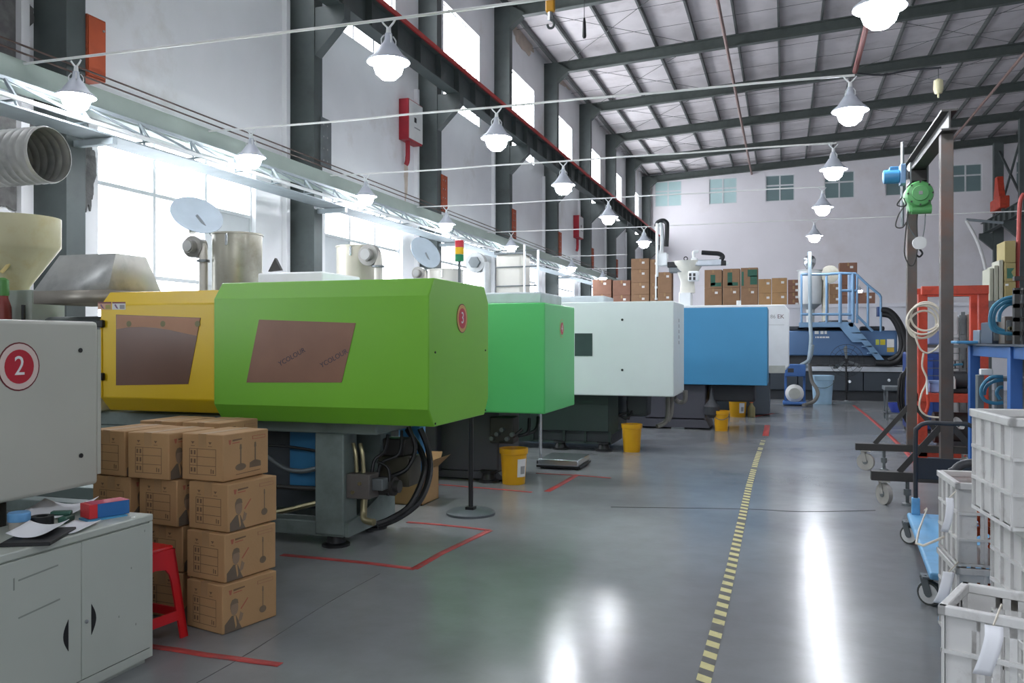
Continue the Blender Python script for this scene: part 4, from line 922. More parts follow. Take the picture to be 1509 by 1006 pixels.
# ================================================================== CARTON STACKS
BW, BL, BH = .30, .385, .266
def make_carton(kind, m=M_carton):
    t = T('carton', 'x', 'carton', (0, 0, 0), 0, 'mop cartons stacked beside the machine')
    MB().box(-BW/2, BW/2, -BL/2, BL/2, .002, BH).build('box', m, t, bevel=.006)
    MB().box(-.028, .028, -BL/2-.0012, BL/2+.0012, BH-.001, BH+.0012).box(-.028, .028, -BL/2-.0012, -BL/2, BH-.075, BH).build('tape', M_tape, t)
    y = -BL/2-.0008
    tb = MB(); x0, x1 = -.095, .095
    for z in (.035, .085, .135, .18): tb.box(x0, x1, y, y+.0008, z, z+.003)
    for x in (x0, -.04, x1): tb.box(x, x+.003, y, y+.0008, .035, .183)
    for z in (.05, .10, .148):
        for x in (-.085, -.062): tb.box(x, x+.012, y, y+.0008, z, z+.024)
    tb.box(.06, .066, y, y+.0008, .045, .07).box(.074, .082, y, y+.0008, .045, .066)
    tb.build('printed_table', M_cprint2, t)
    ic = MB()
    for x in (-.07, .055):
        ic.prism([(x-.012, y, .222), (x+.012, y, .222), (x, y, .208)], (0, .0008, 0)); ic.box(x-.014, x+.014, y, y+.0008, .196, .199)
    ic.build('printed_icons', M_cprint2, t)
    x = BW/2
    def pr(name, mm, pts, par=t, d=.0008, off=0): return MB().prism([(x+off, q, z) for q, z in pts], (d, 0, 0)).build(name, mm, par)
    pr('printed_logo', M_cred, [(-.150, .232), (-.128, .232), (-.134, .206), (-.144, .206)])
    pr('printed_caption', M_cprint2, [(-.118, .232), (-.04, .234), (-.04, .226), (-.118, .222)])
    pr('printed_caption', M_cred, [(-.118, .214), (-.06, .216), (-.06, .211), (-.118, .209)])
    pr('printed_slogan', mat('faded_red', '#a3745a', .8) if kind else M_cred, [(.05, .238), (.165, .238), (.165, .218), (.05, .218)])
    pr('slogan_ground', m, [(.054, .235), (.161, .235), (.161, .221), (.054, .221)], off=.0004)
    def mop(c, s, base):
        st = [(c-.005*s, .075), (c-.005*s, .17), (c-.009*s, .175), (c-.006*s, .2), (c+.006*s, .2), (c+.009*s, .175), (c+.005*s, .17), (c+.005*s, .075)]
        pr('printed_mop_handle', M_cprint, st)
        if base: pr('printed_mop_head', M_cprint, [(c+.045*s*math.cos(k*math.pi/10), .07+.020*math.sin(k*math.pi/10)) for k in range(20)])
        else: pr('printed_mop_head', M_cprint, [(c-.05*s, .055), (c+.05*s, .055), (c+.048*s, .085), (c+.015*s, .095), (c-.015*s, .095), (c-.048*s, .085)])
    if kind == 0:
        mop(-.05, 1, True); mop(.075, 1, False); pr('printed_caption', M_cprint2, [(-.09, .032), (.12, .036), (.12, .032), (-.09, .028)])
    else:
        mop(.09, .55, True)
        pr('printed_suit', M_suit, [(-.178, .004), (-.06, .004), (-.075, .03), (-.088, .06), (-.10, .085), (-.13, .09), (-.152, .072), (-.178, .05)])
        pr('printed_shirt', M_carton, [(-.118, .085), (-.104, .085), (-.096, .03), (-.104, .015)], off=.0004)
        f = pr('printed_face', M_skin, [(-.112+.026*math.cos(k*math.pi/9), .128+.040*math.sin(k*math.pi/9)) for k in range(18)], off=.0004)
        pr('printed_hair', M_cprint, [(-.140, .125), (-.140, .155), (-.128, .176), (-.108, .180), (-.090, .172), (-.085, .148), (-.095, .152), (-.118, .150), (-.132, .148)], off=.0008)
        pr('printed_hand', M_skin, [(-.085, .04), (-.062, .05), (-.05, .085), (-.062, .09), (-.07, .10), (-.08, .07)], off=.0004)
        pr('printed_script', M_cred, [(-.07, .115), (-.02, .165), (-.016, .160), (-.064, .110)])
    return t
ca, cb = make_carton(0), make_carton(1)
near = [((-2.905, 3.905), -14), ((-2.92, 3.945), -11), ((-2.925, 3.98), -9), ((-2.985, 4.02), -5)]
tiers = ['lowest', 'second lowest', 'third', 'topmost']
used = set()
def put_carton(src, near_c, deg, tier, label):
    r = math.radians(deg); R = Matrix.Rotation(r, 3, 'Z'); c = Vector((near_c[0], near_c[1], 0))+R@Vector((-BW/2, BL/2, 0)); z = tier*(BH+.003)
    if src.name not in used:
        used.add(src.name); src.location = (c.x, c.y, z); src.rotation_euler.z = r; src['label'] = label; return src
    return dup(src, (c.x, c.y, z), r, None, label)
for k in range(4):
    put_carton(ca if k == 3 else cb, near[k][0], near[k][1], k, tiers[k]+' carton of the corner stack near the machine leg, '+('two mops printed' if k == 3 else 'suited man printed'))
jit = random.Random(3)
for cidx, nm in ((1, 'second stack counted from the machine leg'), (2, 'third stack counted from the machine leg')):
    for k in range(4):
        nx = -3.29-.335*(cidx-1)-.03*(k == 3); ny = 4.0+jit.uniform(-.02, .03)+(.06 if k < 2 else 0)
        put_carton(cb, (nx, ny), -5+jit.uniform(-3, 3), k, tiers[k]+' mop carton of the '+nm)
for cidx, nm in ((0, 'second stack'), (1, 'third stack')):
    for k in range(4):
        nx = -3.40-.33*cidx-.03*(k == 3); ny = 4.57+jit.uniform(0, .02)
        put_carton(cb, (nx, ny), -3+jit.uniform(-2, 2), k, tiers[k]+' mop carton in the row behind the '+nm)
# open carton behind machine 3
t = T('open_carton', 'empty open cardboard box with raised flaps behind machine 3', 'carton', (-3.55, 7.78, 0))
x0, x1, y0, y1, h = -3.78, -3.35, 7.57, 7.99, .33
MB().box(x0, x1, y0, y0+.006, 0, h).box(x0, x1, y1-.006, y1, 0, h).box(x0, x0+.006, y0, y1, 0, h).box(x1-.006, x1, y0, y1, 0, h).box(x0, x1, y0, y1, 0, .008).build('box', M_carton, t)
MB().prism([(x1, y0, h), (x1, y1, h), (x1+.13, y1, h+.12), (x1+.13, y0, h+.12)], (.004, 0, .004)).build('flap', M_carton, t)
MB().prism([(x0, y1, h), (x1, y1, h), (x1, y1+.1, h+.13), (x0, y1+.1, h+.13)], (0, .005, 0)).build('flap', M_carton, t)
MB().prism([(x0, y0, h), (x1, y0, h), (x1, y0-.03, h+.16), (x0, y0-.03, h+.16)], (0, .005, 0)).build('flap', M_carton, t)

# ================================================================== BUCKETS, STANDS, SCALE
def bucket(u, v, r, h, label, m=M_bucket, rim=True, handle=True, lbl=None, lid=False):
    p = onz(u, v, 0); p = p+Vector((ray(u, v).x, ray(u, v).y, 0)).normalized()*r*.0
    t = T('plastic_bucket', label, 'bucket', (p.x, p.y, 0))
    prof = [(r*.80, 0), (r*.82, .006), (r*.95, h*.84), (r*1.03, h*.85), (r*1.05, h*.97), (r*1.05, h)]
    if lid: prof += [(r*.9, h+.01), (.001, h+.012)]
    else: prof += [(r*.97, h), (r*.93, h*.9), (r*.80, .03), (.001, .03)]
    MB().lathe(prof, (p.x, p.y, 0), 32, cap1=False).build('pail', m, t)
    if handle:
        d = Vector((ray(u, v).x, ray(u, v).y, 0)).normalized(); s = Vector((-d.y, d.x, 0)); pts = []
        for k in range(9):
            a = math.pi*k/8; pts.append(Vector((p.x, p.y, h*.88))+s*(r*1.05*math.cos(a))-d*(r*1.06*math.sin(a))-Vector((0, 0, h*.30*math.sin(a))))
        MB().tube(pts, .006, 6, 2).build('bail', M_steel2, t)
    if lbl:
        d = Vector((ray(u, v).x, ray(u, v).y, 0)).normalized(); a0 = math.atan2(-d.y, -d.x)+lbl[0]
        def fn(a, b):
            an = a0+(a-.5)*lbl[1]; z = h*(.22+.5*b); rr = r*(.82+.13*z/(h*.84))+.003
            return (p.x+rr*math.cos(an), p.y+rr*math.sin(an), z)
        MB().grid(fn, 8, 2).build('paper_label', M_labelw, t)
        def fn2(a, b):
            an = a0+(a*.5-.2)*lbl[1]; z = h*(.30+.22*b); rr = r*(.82+.13*z/(h*.84))+.005
            return (p.x+rr*math.cos(an), p.y+rr*math.sin(an), z)
        MB().grid(fn2, 8, 2).build('label_print', M_labelg, t)
    return t
bucket(757, 712, .155, .40, 'yellow bucket with white label beside the purple-grey machine leg', handle=False, lbl=(.75, .9))
bucket(931, 665, .145, .40, 'yellow bucket standing under the white machine', handle=False)
bucket(1063, 634.5, .135, .36, 'small yellow bucket with hanging bail under the sky blue machine')
bucket(1087, 614, .19, .42, 'closed yellow bucket with white label behind the bailed one', handle=False, lbl=(.55, .7), lid=True)
bucket(1212, 595, .27, .72, 'large pale blue bin with lid in front of the slate blue machine', M_sky, lid=True)
p = onz(1107, 615, 0)
t = T('drink_bottle', 'murky clear bottle standing next to the closed yellow bucket', 'bottle', (p.x, p.y+.1, 0))
MB().lathe([(.07, 0), (.08, .01), (.08, .2), (.03, .27), (.03, .3)], (p.x, p.y+.1, 0), 14).build('bottle_body', mat('murky_bottle', '#8a8156', .25), t)
MB().cyl((p.x, p.y+.1, .3), (p.x, p.y+.1, .34), .035, n=12).build('cap', M_orange, t)
t = T('pedestal_stand', 'black pole on a round grey base in the red floor marking', 'stand', (-2.76, 7.35, 0))
MB().lathe([(.225, 0), (.225, .02), (.20, .035), (.05, .045)], (-2.76, 7.35, 0), 36).build('round_base', mat('stand_grey', '#5b6165', .5, .2), t)
MB().cyl((-2.76, 7.35, .045), (-2.76, 7.35, 1.3), .022, n=14).build('pole', M_black, t)
MB().box(-2.80, -2.72, 7.31, 7.39, .045, .07).build('socket', M_black, t)
t = T('platform_scale', 'steel platform scale on the floor behind the labelled bucket', 'scale', (-2.68, 10.5, 0))
MB().box(-2.93, -2.42, 10.2, 10.85, .045, .125).build('platform', M_chrome, t, bevel=.01)
MB().box(-2.96, -2.40, 10.22, 10.83, .02, .045).build('frame', M_black, t)
for x in (-2.9, -2.46):
    for y in (10.28, 10.78): MB().cyl((x, y, 0), (x, y, .02), .025, n=10).build('foot', M_black, t)
MB().cyl((-3.02, 10.62, .03), (-3.02, 10.62, 1.0), .02, n=10).build('column', M_chrome, t)
MB().box(-3.06, -2.93, 10.57, 10.67, .01, .05).build('column_bracket', M_black, t)
MB().box(-3.12, -2.92, 10.58, 10.66, 1.0, 1.12).build('display', M_gantry2, t, bevel=.01)
# blue suction blower
p = onz(1171, 598, 0)
t = T('vacuum_feeder', 'blue vacuum feeder with round white filter beside the pale blue bin', 'feeder', (p.x, p.y, 0))
M_vb = mat('feeder_blue', '#3a68a8', .45, 0, .08)
MB().box(p.x-.28, p.x+.28, p.y-.05, p.y+.55, .03, .10).build('base_plate', M_vb, t, bevel=.02)
for x in (-.24, .20): MB().box(p.x+x, p.x+x+.06, p.y+.3, p.y+.38, .10, 1.0).build('upright', M_vb, t, bevel=.01)
MB().box(p.x-.22, p.x+.26, p.y+.1, p.y+.5, .72, 1.02).build('control_head', M_vb, t, bevel=.02)
MB().box(p.x-.16, p.x-.02, p.y+.09, p.y+.1, .82, .92).build('display', M_dark, t)
MB().lathe([(.13, 0), (.22, .02), (.22, .18), (.12, .26)], (p.x, p.y+.3, .30), 26, (0, -1, 0)).build('filter_drum', M_labelw, t)
MB().lathe([(.14, 0), (.001, .01)], (p.x, p.y+.035, .30), 20, (0, -1, 0), cap0=False).build('filter_face', mat('filter_grey', '#b4b6ae', .6), t)
MB().tube([(p.x+.15, p.y+.2, 1.0), (p.x+.35, p.y+.15, 1.15), (p.x+.42, p.y+.1, 1.5)], .045, 8, 4).build('suction_hose', mat('pipe_bluegrey', '#8f9fa8'), t)
q = [onz(1190, 594, .05)]; pp = [ony(1193, 535, 22.7), ony(1196, 560, 22.6), ony(1203, 572, 22.4), ony(1205, 582, 22.2), ony(1198, 592, 22.0), ony(1184, 596.5, 21.6)]
MB().tube(pp, .045, 8, 5).build('floor_hose', mat('hose_grey', '#74726c'), t)
# floor fan
p = onz(1247, 594, 0); zf = CH-29/FPX*p.length
t = T('pedestal_fan', 'black three-blade pedestal fan in front of the slate blue machine', 'fan', (p.x, p.y, 0))
MB().lathe([(.32, 0), (.30, .02), (.06, .05), (.03, .08)], (p.x, p.y, 0), 24).build('base', M_steel2, t)
MB().cyl((p.x, p.y, .06), (p.x, p.y, 1.08), .022, n=10).build('pole', M_black, t)
MB().cyl((p.x, p.y-.10, 1.10), (p.x, p.y+.14, 1.10), .06, n=14).build('motor', M_black, t)
for k, a in enumerate((95, 215, 335)):
    a = math.radians(a); d = Vector((math.cos(a), 0, math.sin(a))); s = Vector((-math.sin(a), .35, math.cos(a))); c = Vector((p.x, p.y-.12, 1.10))
    MB().prism([c+d*.04-s*.02, c+d*.36-s*.05, c+d*.38+s*.0, c+d*.30+s*.05, c+d*.05+s*.02], (0, .006, 0)).build('blade', M_steel2, t)
for q in (.20, .30, .41): MB().tube(circ((p.x, p.y-.14, 1.10), (1, 0, 0), (0, 0, 1), q, 32), .005, 5, 0, closed=True).build('cage_ring', M_black, t)
for k in range(12):
    a = math.pi*k/6; d = Vector((math.cos(a), 0, math.sin(a))); MB().tube([(p.x+d.x*.05, p.y-.15, 1.10+d.z*.05), (p.x+d.x*.41, p.y-.14, 1.10+d.z*.41)], .003, 4, 0).build('cage_wire', M_black, t)

# ================================================================== FLOOR MARKINGS
def tape(label, pts, w, m=M_tapered, name='floor_tape', cat='floor tape'):
    P = [onz(u, v, .002) for u, v in pts]; mb = MB(); L = []; R = []
    for i, p in enumerate(P):
        d = (P[min(i+1, len(P)-1)]-P[max(i-1, 0)]); d.z = 0; d.normalize(); s = Vector((-d.y, d.x, 0))*w/2; L.append(p+s); R.append(p-s)
    n = len(P); up = Vector((0, 0, .0012))
    mb.add(L+R, [(i, i+1, n+i+1, n+i) for i in range(n-1)])
    o = mb.build(name, m, None, thick=.0015); return tag(o, label, cat)
tape('red floor tape starting under the steel cabinet', [(215, 951), (260, 957), (300, 964), (340, 969), (375, 974), (413, 979)], .055)
tape('red floor tape in front of the machine leg, running along the machine', [(415, 817), (480, 823), (540, 829), (612, 838)], .06)
tape('red floor tape joining the two long strips at the round stand base', [(610, 838), (650, 815), (690, 796), (722, 781)], .06)
tape('faded red floor tape beneath the black hoses', [(600, 769), (640, 772), (680, 776), (722, 781)], .055)
tape('faded red floor tape under the labelled yellow bucket', [(640, 713), (690, 717), (740, 721), (784, 725)], .05)
tape('red floor tape in front of the platform scale', [(806, 724), (825, 714), (851, 699)], .07)
tape('faint red floor tape beyond the platform scale', [(790, 697), (851, 700), (900, 704)], .05)
tape('short worn red tape mark at the end of the hazard stripe', [(1128, 642), (1131, 626)], .10)
tape('long red floor line along the gantry side', [(1258, 597), (1280, 614), (1303, 634), (1330, 660), (1350, 682), (1365, 700)], .07)
tape('dark red tape scrap near the closed yellow bucket', [(1107, 614), (1140, 609)], .08)
pts = [(1036, 1006), (1058, 920), (1078, 835), (1093, 765), (1104, 715), (1114, 680), (1125, 648)]
P = [onz(u, v, .002) for u, v in pts]
root = T('hazard_tape', 'worn yellow and black hazard stripe along the aisle floor', 'floor tape', (P[0].x, P[0].y, 0))
mb = MB()
for i in range(len(P)-1):
    d = (P[i+1]-P[i]).normalized(); s = Vector((-d.y, d.x, 0))*.035; mb.add([P[i]+s, P[i]-s, P[i+1]-s, P[i+1]+s], [(0, 1, 2, 3)])
mb.build('backing', M_tapek, root, flip=False)
dist = 0; step = .16
for i in range(len(P)-1):
    seg = P[i+1]-P[i]; l = seg.length; d = seg.normalized(); s = Vector((-d.y, d.x, 0))*.035; q = 0
    while q < l-.08:
        a = P[i]+d*q+Vector((0, 0, .0008))
        if dist < 6.5 or rnd.random() < .62: MB().add([a+s+d*.03, a-s-d*.012, a-s+d*.070, a+s+d*.112], [(0, 1, 2, 3)]).build('yellow_stripe', M_tapey, root, flip=False)
        q += step; dist += step
tag(MB().tube([onz(900, 747, 0), onz(1100, 750, 0), onz(1180, 754, 0), onz(1290, 752, 0)], .004, 4, 3).build('floor_crack', M_black), 'thin dark crack across the concrete aisle', 'crack')
tag(MB().tube([onz(290, 1006, 0), onz(370, 960, 0), onz(480, 890, 0), onz(560, 845, 0)], .003, 4, 3).build('floor_crack', M_black), 'thin dark crack in the concrete near the cartons', 'crack')

# ================================================================== CARTONS ON THE PARTITION ROOF
def far_box(u0, u1, v0, v1, label, y=31.35, dep=.5, m=M_carton2, band=None, snap=False, grp=None):
    a, b = ony(u0, v0, y), ony(u1, v1, y); z0 = PZ+.001 if snap else ony(u0, v1, y).z+.001
    t = T('storage_carton', label, 'carton', ((a.x+b.x)/2, y, z0), 0, grp)
    MB().box(a.x+.005, b.x-.005, y, y+dep, z0, a.z-.004).build('box', m, t, bevel=.01)
    xm = (a.x+b.x)/2; MB().box(xm-.03, xm+.03, y-.003, y+dep, a.z-.006, a.z-.002).box(xm-.03, xm+.03, y-.003, y, a.z-.12, a.z-.004).build('tape', M_tape, t)
    if band:
        w = b.x-a.x; h = a.z-z0
        for (p0, p1, q0, q1) in band: MB().box(a.x+w*p0, a.x+w*p1, y-.004, y, z0+h*q0, z0+h*q1).build('teal_print', M_tealprint, t)
    else: MB().box(xm+.06, xm+.16, y-.003, y, a.z-.2, a.z-.12).build('label', M_labelw, t)
    return t
M_cdk = mat('carton_reddish', '#8a6553', .85, 0, .08, 4)
# tops (v) of the tiers for each column; the lowest stands on the partition roof
colsb = [('by the columns', 873, 901, [412, 434], M_cdk), ('beside the robot, second column', 903, 929, [413, 435], M_cdk), ('beside the robot, tall column', 930, 957, [381, 397, 416.5, 434], M_carton2),
         ('beside the robot, narrow column', 958, 967, [382, 417, 434], M_carton2), ('behind the robot arm', 969, 990, [401, 432], M_carton2),
         ('lettered row, start', 1038, 1064, [397.5, 425], None), ('lettered row, middle', 1065, 1090.5, [396, 424], None), ('lettered row, end', 1091.5, 1117, [394.5, 424], None),
         ('next to the lettered row', 1117.5, 1136.5, [411, 432], M_carton), ('two along from the lettered row', 1137, 1160, [409.5, 431], M_carton), ('behind the grey hopper', 1161, 1178, [412, 421, 431, 441], M_cdk),
         ('behind the railing gate', 1236.5, 1263.5, [387, 402, 420, 436], M_cdk), ('behind the stair rail', 1264, 1290, [431], M_cdk), ('behind the blower of the grey hopper', 1222, 1236, [418, 434], M_carton2)]
LI = {'lettered row, start': [(.35, .62, .15, .72), (.35, .95, .10, .30)], 'lettered row, middle': [(.28, .55, .12, .8), (.28, .88, .1, .28)], 'lettered row, end': [(.4, .95, .55, .9), (.55, .95, .15, .6), (.05, .18, .1, .8)]}
for nm, u0, u1, vs, m in colsb:
    for k, v in enumerate(vs):
        last = k == len(vs)-1; v1 = 451 if last else vs[k+1]
        far_box(u0, u1, v, v1, 'brown carton on partition roof %s, %s' % (nm, 'topmost' if k == 0 and len(vs) > 1 else ('single' if len(vs) == 1 else 'on the roof slab' if last else ['', 'second', 'third'][k]+' from the top')),
                m=m or M_carton2, band=LI.get(nm) if (k == 0) else None, snap=last)

# ================================================================== PORTABLE GANTRY AND HOIST
t = T('portable_gantry', 'brown steel portable gantry on casters beside the red rack', 'gantry', (1.48, 10.2, 0))
GX = 1.48
def caster(t, x, y, r=.105, rz=0., fork=M_caster, wheel=M_caster, ztop=None, disc=False):
    ztop = ztop or r*2+.04; c, s = math.cos(rz), math.sin(rz); ax = Vector((c, s, 0))
    w = MB().cyl(Vector((x, y, r))-ax*.022, Vector((x, y, r))+ax*.022, r, n=24).build('caster_wheel', wheel, t)
    MB().cyl(Vector((x, y, r))-ax*.03, Vector((x, y, r))+ax*.03, r*.3, n=12).build('hub', M_steel2, w)
    if disc:
        for k in (-1, 1): MB().cyl(Vector((x, y, r))+ax*(.0225*k), Vector((x, y, r))+ax*(.025*k), r*.82, n=20).build('wheel_disc', M_labelw, w)
    f = MB()
    for k in (-1, 1): f.bar(Vector((x, y, r))+ax*(.03*k), Vector((x-.03*s, y+.03*c, ztop))+ax*(.03*k), .045, .005, up=ax)
    f.box(x-.05, x+.05, y-.05, y+.05, ztop-.012, ztop); f.build('caster_fork', fork, w)
    return w
for y, xl_, z0, z1 in ((11.36, .84, .245, .33), (9.03, .81, .235, .325)):
    MB().box(xl_, 2.2, y-.05, y+.05, z0, z1).build('base_beam', M_gantry2, t, bevel=.004)
    MB().box(GX-.055, GX+.055, y-.055, y+.055, z1, 3.58).build('post', M_gantry, t, bevel=.004)
    for s in (-1, 1):
        MB().bar((GX+s*.42, y-.03, z1), (GX+s*.03, y-.03, z1+.48), .055, .014, up=(0, 1, 0)).build('brace', M_gantry2, t)
    caster(t, xl_+.12, y-.02, .105, .5 if y < 10 else 1.1, ztop=z0); caster(t, 2.08, y, .105, .4, ztop=z0)
    jx = xl_+.33
    MB().cyl((jx, y, .03), (jx, y, z0), .018, n=10).cyl((jx, y, .10), (jx, y, .16), .035, n=10).lathe([(.06, 0), (.05, .02), (.02, .03)], (jx, y, 0), 14).build('levelling_jack', M_steel2, t)
ya, yb = 8.85, 11.6
MB().box(GX-.07, GX+.07, ya, yb, 3.58, 3.60).box(GX-.07, GX+.07, ya, yb, 3.76, 3.78).box(GX-.008, GX+.008, ya, yb, 3.60, 3.76).build('top_beam', M_gantry2, t)
MB().box(GX-.05, GX+.05, 9.1, 9.12, 3.3, 3.58).build('gusset', M_gantry2, t)
MB().tube([(GX-.11, 11.3, 3.0), (GX-.11, 11.3, 4.02)], .022, 6, 0).build('cable_mast', M_steel2, t)

hy = 10.85
h0 = ony(1353, 288, hy)
t = T('electric_hoist', 'green electric hoist with blue motor on the gantry beam', 'hoist', (h0.x, hy, h0.z))
MB().box(GX-.10, GX+.10, hy-.10, hy+.12, 3.44, 3.575).build('beam_trolley', M_gantry2, t, bevel=.01)
for s in (-1, 1): MB().box(GX+s*.09-.008, GX+s*.09+.008, hy-.12, hy+.12, 3.42, 3.66).build('side_plate', M_steel2, t)
MB().cyl((h0.x, hy-.02, h0.z+.12), (GX, hy-.02, 3.45), .03, n=10).build('suspension', M_gantry2, t)
MB().lathe([(.06, 0), (.135, .02), (.15, .06), (.15, .30), (.12, .36)], (h0.x, hy-.18, h0.z), 26, (0, 1, 0)).build('gear_case', M_hoist, t)
MB().lathe([(.001, 0), (.085, .003), (.09, .02)], (h0.x, hy-.198, h0.z), 22, (0, 1, 0), False, False).build('end_cover', M_hoist, t)
MB().box(h0.x-.02, h0.x+.02, hy-.205, hy-.195, h0.z-.02, h0.z+.02).build('centre_bolt', M_labelg, t)
for k in range(8):
    a = k*math.pi/4; MB().cyl((h0.x+.13*math.cos(a), hy-.165, h0.z+.13*math.sin(a)), (h0.x+.13*math.cos(a), hy-.185, h0.z+.13*math.sin(a)), .010, n=8).build('bolt', M_gantry2, t)
MB().prism([(h0.x-.13, hy-.1, h0.z-.05), (h0.x+.12, hy-.1, h0.z-.05), (h0.x+.13, hy-.1, h0.z-.20), (h0.x-.10, hy-.1, h0.z-.20)], (0, .22, 0)).build('lower_frame', M_hoist, t, bevel=.015)
MB().cyl((h0.x-.08, hy-.06, h0.z-.17), (h0.x+.13, hy-.06, h0.z-.17), .055, n=18).build('rope_guide', M_hoist, t)
m0, m1 = ony(1301, 261, hy), ony(1327, 261, hy)
MB().lathe([(.06, 0), (.08, .01), (.085, .12), (.085, m1.x-m0.x-.02), (.06, m1.x-m0.x)], m0, 22, (1, 0, 0)).build('motor', M_motor, t)
MB().box(m0.x+.07, m0.x+.17, hy-.05, hy+.05, m0.z+.06, m0.z+.11).build('terminal_box', M_motor, t, bevel=.01)
MB().box(m1.x-.01, m1.x+.05, hy-.09, hy+.09, m1.z-.09, m1.z+.14).build('gear_flange', mat('flange_blue', '#6f93b8', .4), t, bevel=.01)
MB().bar((m1.x+.04, hy, m1.z+.05), (GX-.09, hy, 3.5), .05, .08).build('bracket', M_steel2, t)
k0 = ony(1355, 358, hy)
for u in (1339, 1364): MB().tube([ony(u, 300, hy), ony(u-1, 330, hy), ony(1355+(u-1351)*.35, 352, hy)], .006, 5, 4).build('hoist_rope', M_steel2, t)
MB().cyl((k0.x, hy-.03, k0.z), (k0.x, hy+.03, k0.z), .075, n=20).build('hook_block', M_labelw, t)
MB().tube([(k0.x, hy, k0.z-.07), (k0.x+.03, hy, k0.z-.12), (k0.x, hy, k0.z-.16), (k0.x-.03, hy, k0.z-.14)], .012, 6, 4).build('hook', M_black, t)
for pp in ([(1336, 300), (1325, 315), (1320, 333), (1330, 335), (1337, 325)], [(1338, 312), (1334, 350), (1333, 375), (1340, 390), (1347, 388), (1352, 365), (1351, 330), (1352, 315)], [(1330, 290), (1322, 302), (1335, 303), (1332, 292)]):
    MB().tube([ony(u, v, hy) for u, v in pp], .008, 5, 5).build('control_cable', M_gantry2, t)

# coiled cream cable hanging in front of the red post
cy = 11.2
t = T('cable_coil', 'coil of cream cable hung in front of the red rack post', 'cable', tuple(ony(1361, 447, cy)))
for k, (cu_, cv_, ru, rv, tilt) in enumerate(((1362, 470, 26, 22, -.35), (1360, 474, 24, 24, -.5), (1364, 466, 22, 21, -.2), (1359, 478, 22, 19, -.7))):
    pts = []
    for i in range(20):
        a = 2*math.pi*i/20; x_, y_ = ru*math.cos(a), rv*math.sin(a)
        pts.append(ony(cu_+x_*math.cos(tilt)-y_*math.sin(tilt), cv_+x_*math.sin(tilt)+y_*math.cos(tilt), cy+.012*k))
    MB().tube(pts, .014, 6, 2, closed=True).build('cable_loop', M_rope, t)
MB().tube([ony(u, v, cy) for u, v in ((1347, 490), (1355, 512), (1366, 520), (1378, 515), (1385, 507))], .012, 6, 5).build('cable_tail', M_rope, t)
MB().tube([ony(u, v, cy) for u, v in ((1361, 520), (1359, 540), (1366, 560), (1358, 580), (1355, 600), (1365, 612), (1385, 615))], .012, 6, 5).build('cable_tail', M_rope, t)
MB().tube([ony(1361, 447, cy), Vector((ony(1361, 447, cy).x, 11.88, ony(1361, 447, cy).z+.02))], .01, 6, 0).build('hook_pin', M_steel2, t)
t = T('hand_grip', 'red and white handheld grip dangling from the cream cable', 'grip', tuple(ony(1366, 575, cy-.03)))
MB().tube([ony(1366, 560, cy-.05), ony(1366.5, 581, cy-.05)], .012, 8, 0).build('white_tube', M_labelw, t)
MB().tube([ony(1366.5, 581, cy-.05), ony(1368, 595, cy-.05), ony(1365, 607, cy-.05)], .018, 8, 4).build('red_handle', M_rack, t)

# ================================================================== RED RACK
ry0, ry1 = 11.9, 12.5
t = T('red_rack', 'red steel rack standing behind the gantry', 'rack', (2.05, 12.2, 0))
xa, xb = ony(1353, 500, ry0).x, ony(1457, 500, ry0).x
zt_ = ony(1400, 421, ry0).z
for x in (xa, xb-.11):
    for y in (ry0, ry1-.1): MB().box(x, x+.11, y, y+.10, 0, zt_-.1).build('upright', M_rack, t, bevel=.006)
for yy in (ry0-.02, ry1-.1): MB().box(xa+.04, xb, yy, yy+.10, zt_-.11, zt_).build('top_beam', M_rack, t, bevel=.005)
zs = ony(1400, 580, ry0).z
MB().box(xa, xb-.01, ry0-.01, ry1, zs-.11, zs).build('shelf', M_rack, t, bevel=.005)
MB().box(xa, xb-.01, ry0, ry1, .12, .2).build('bottom_shelf', M_rack, t, bevel=.005)
for k in range(6): MB().box(xa+.12, xb-.12, ry1-.03, ry1-.02, zs+.2+.1*k, zs+.21+.1*k).build('grille_bar', M_steel2, t)
def shelf_item(name, label, cat, x0, x1, y0, y1, z0, z1, m, bev=.02):
    tt = T(name, label, cat, ((x0+x1)/2, (y0+y1)/2, z0))
    MB().box(x0, x1, y0, y1, z0, z1).build('body', m, tt, bevel=bev); return tt
M_pblue = mat('pale_blue_bin', '#8fa6d6', .5, 0, .06)
q0, q1 = ony(1370, 577, ry0+.08), ony(1385, 562, ry0+.08)
tt = shelf_item('storage_bin', 'pale blue plastic bin on the red shelf', 'bin', q0.x, q1.x+.05, ry0+.08, ry0+.4, zs+.002, q1.z, M_pblue); MB().box(q0.x-.01, q1.x+.06, ry0+.07, ry0+.41, q1.z-.02, q1.z+.005).build('rim', M_pblue, tt)
tt = shelf_item('storage_bin', 'pale blue bin hung high inside the red rack', 'bin', q0.x, q1.x+.02, ry0+.2, ry0+.5, zs+.62, zs+.80, M_pblue)
MB().box(xa+.115, xb-.115, ry0+.2, ry0+.5, zs+.58, zs+.62).build('tray', M_steel2, tt)
tt = T('grease_pump', 'black motor pump on the red shelf', 'pump', (2.15, ry0+.25, zs))
MB().box(1.98, 2.28, ry0+.1, ry0+.4, zs+.002, zs+.06).build('base', M_black, tt, bevel=.01)
MB().cyl((1.98, ry0+.22, zs+.17), (2.22, ry0+.22, zs+.17), .11, n=20).build('motor', M_dark, tt)
MB().tube([(2.0, ry0+.15, zs+.3), (2.06, ry0+.12, zs+.36), (2.16, ry0+.12, zs+.37)], .015, 6, 4).build('hose', M_hoseblue, tt)
MB().lathe([(.03, 0), (.03, .12), (.015, .16)], (2.04, ry0+.06, zs+.06), 12).build('oil_cup', M_labelw, tt)
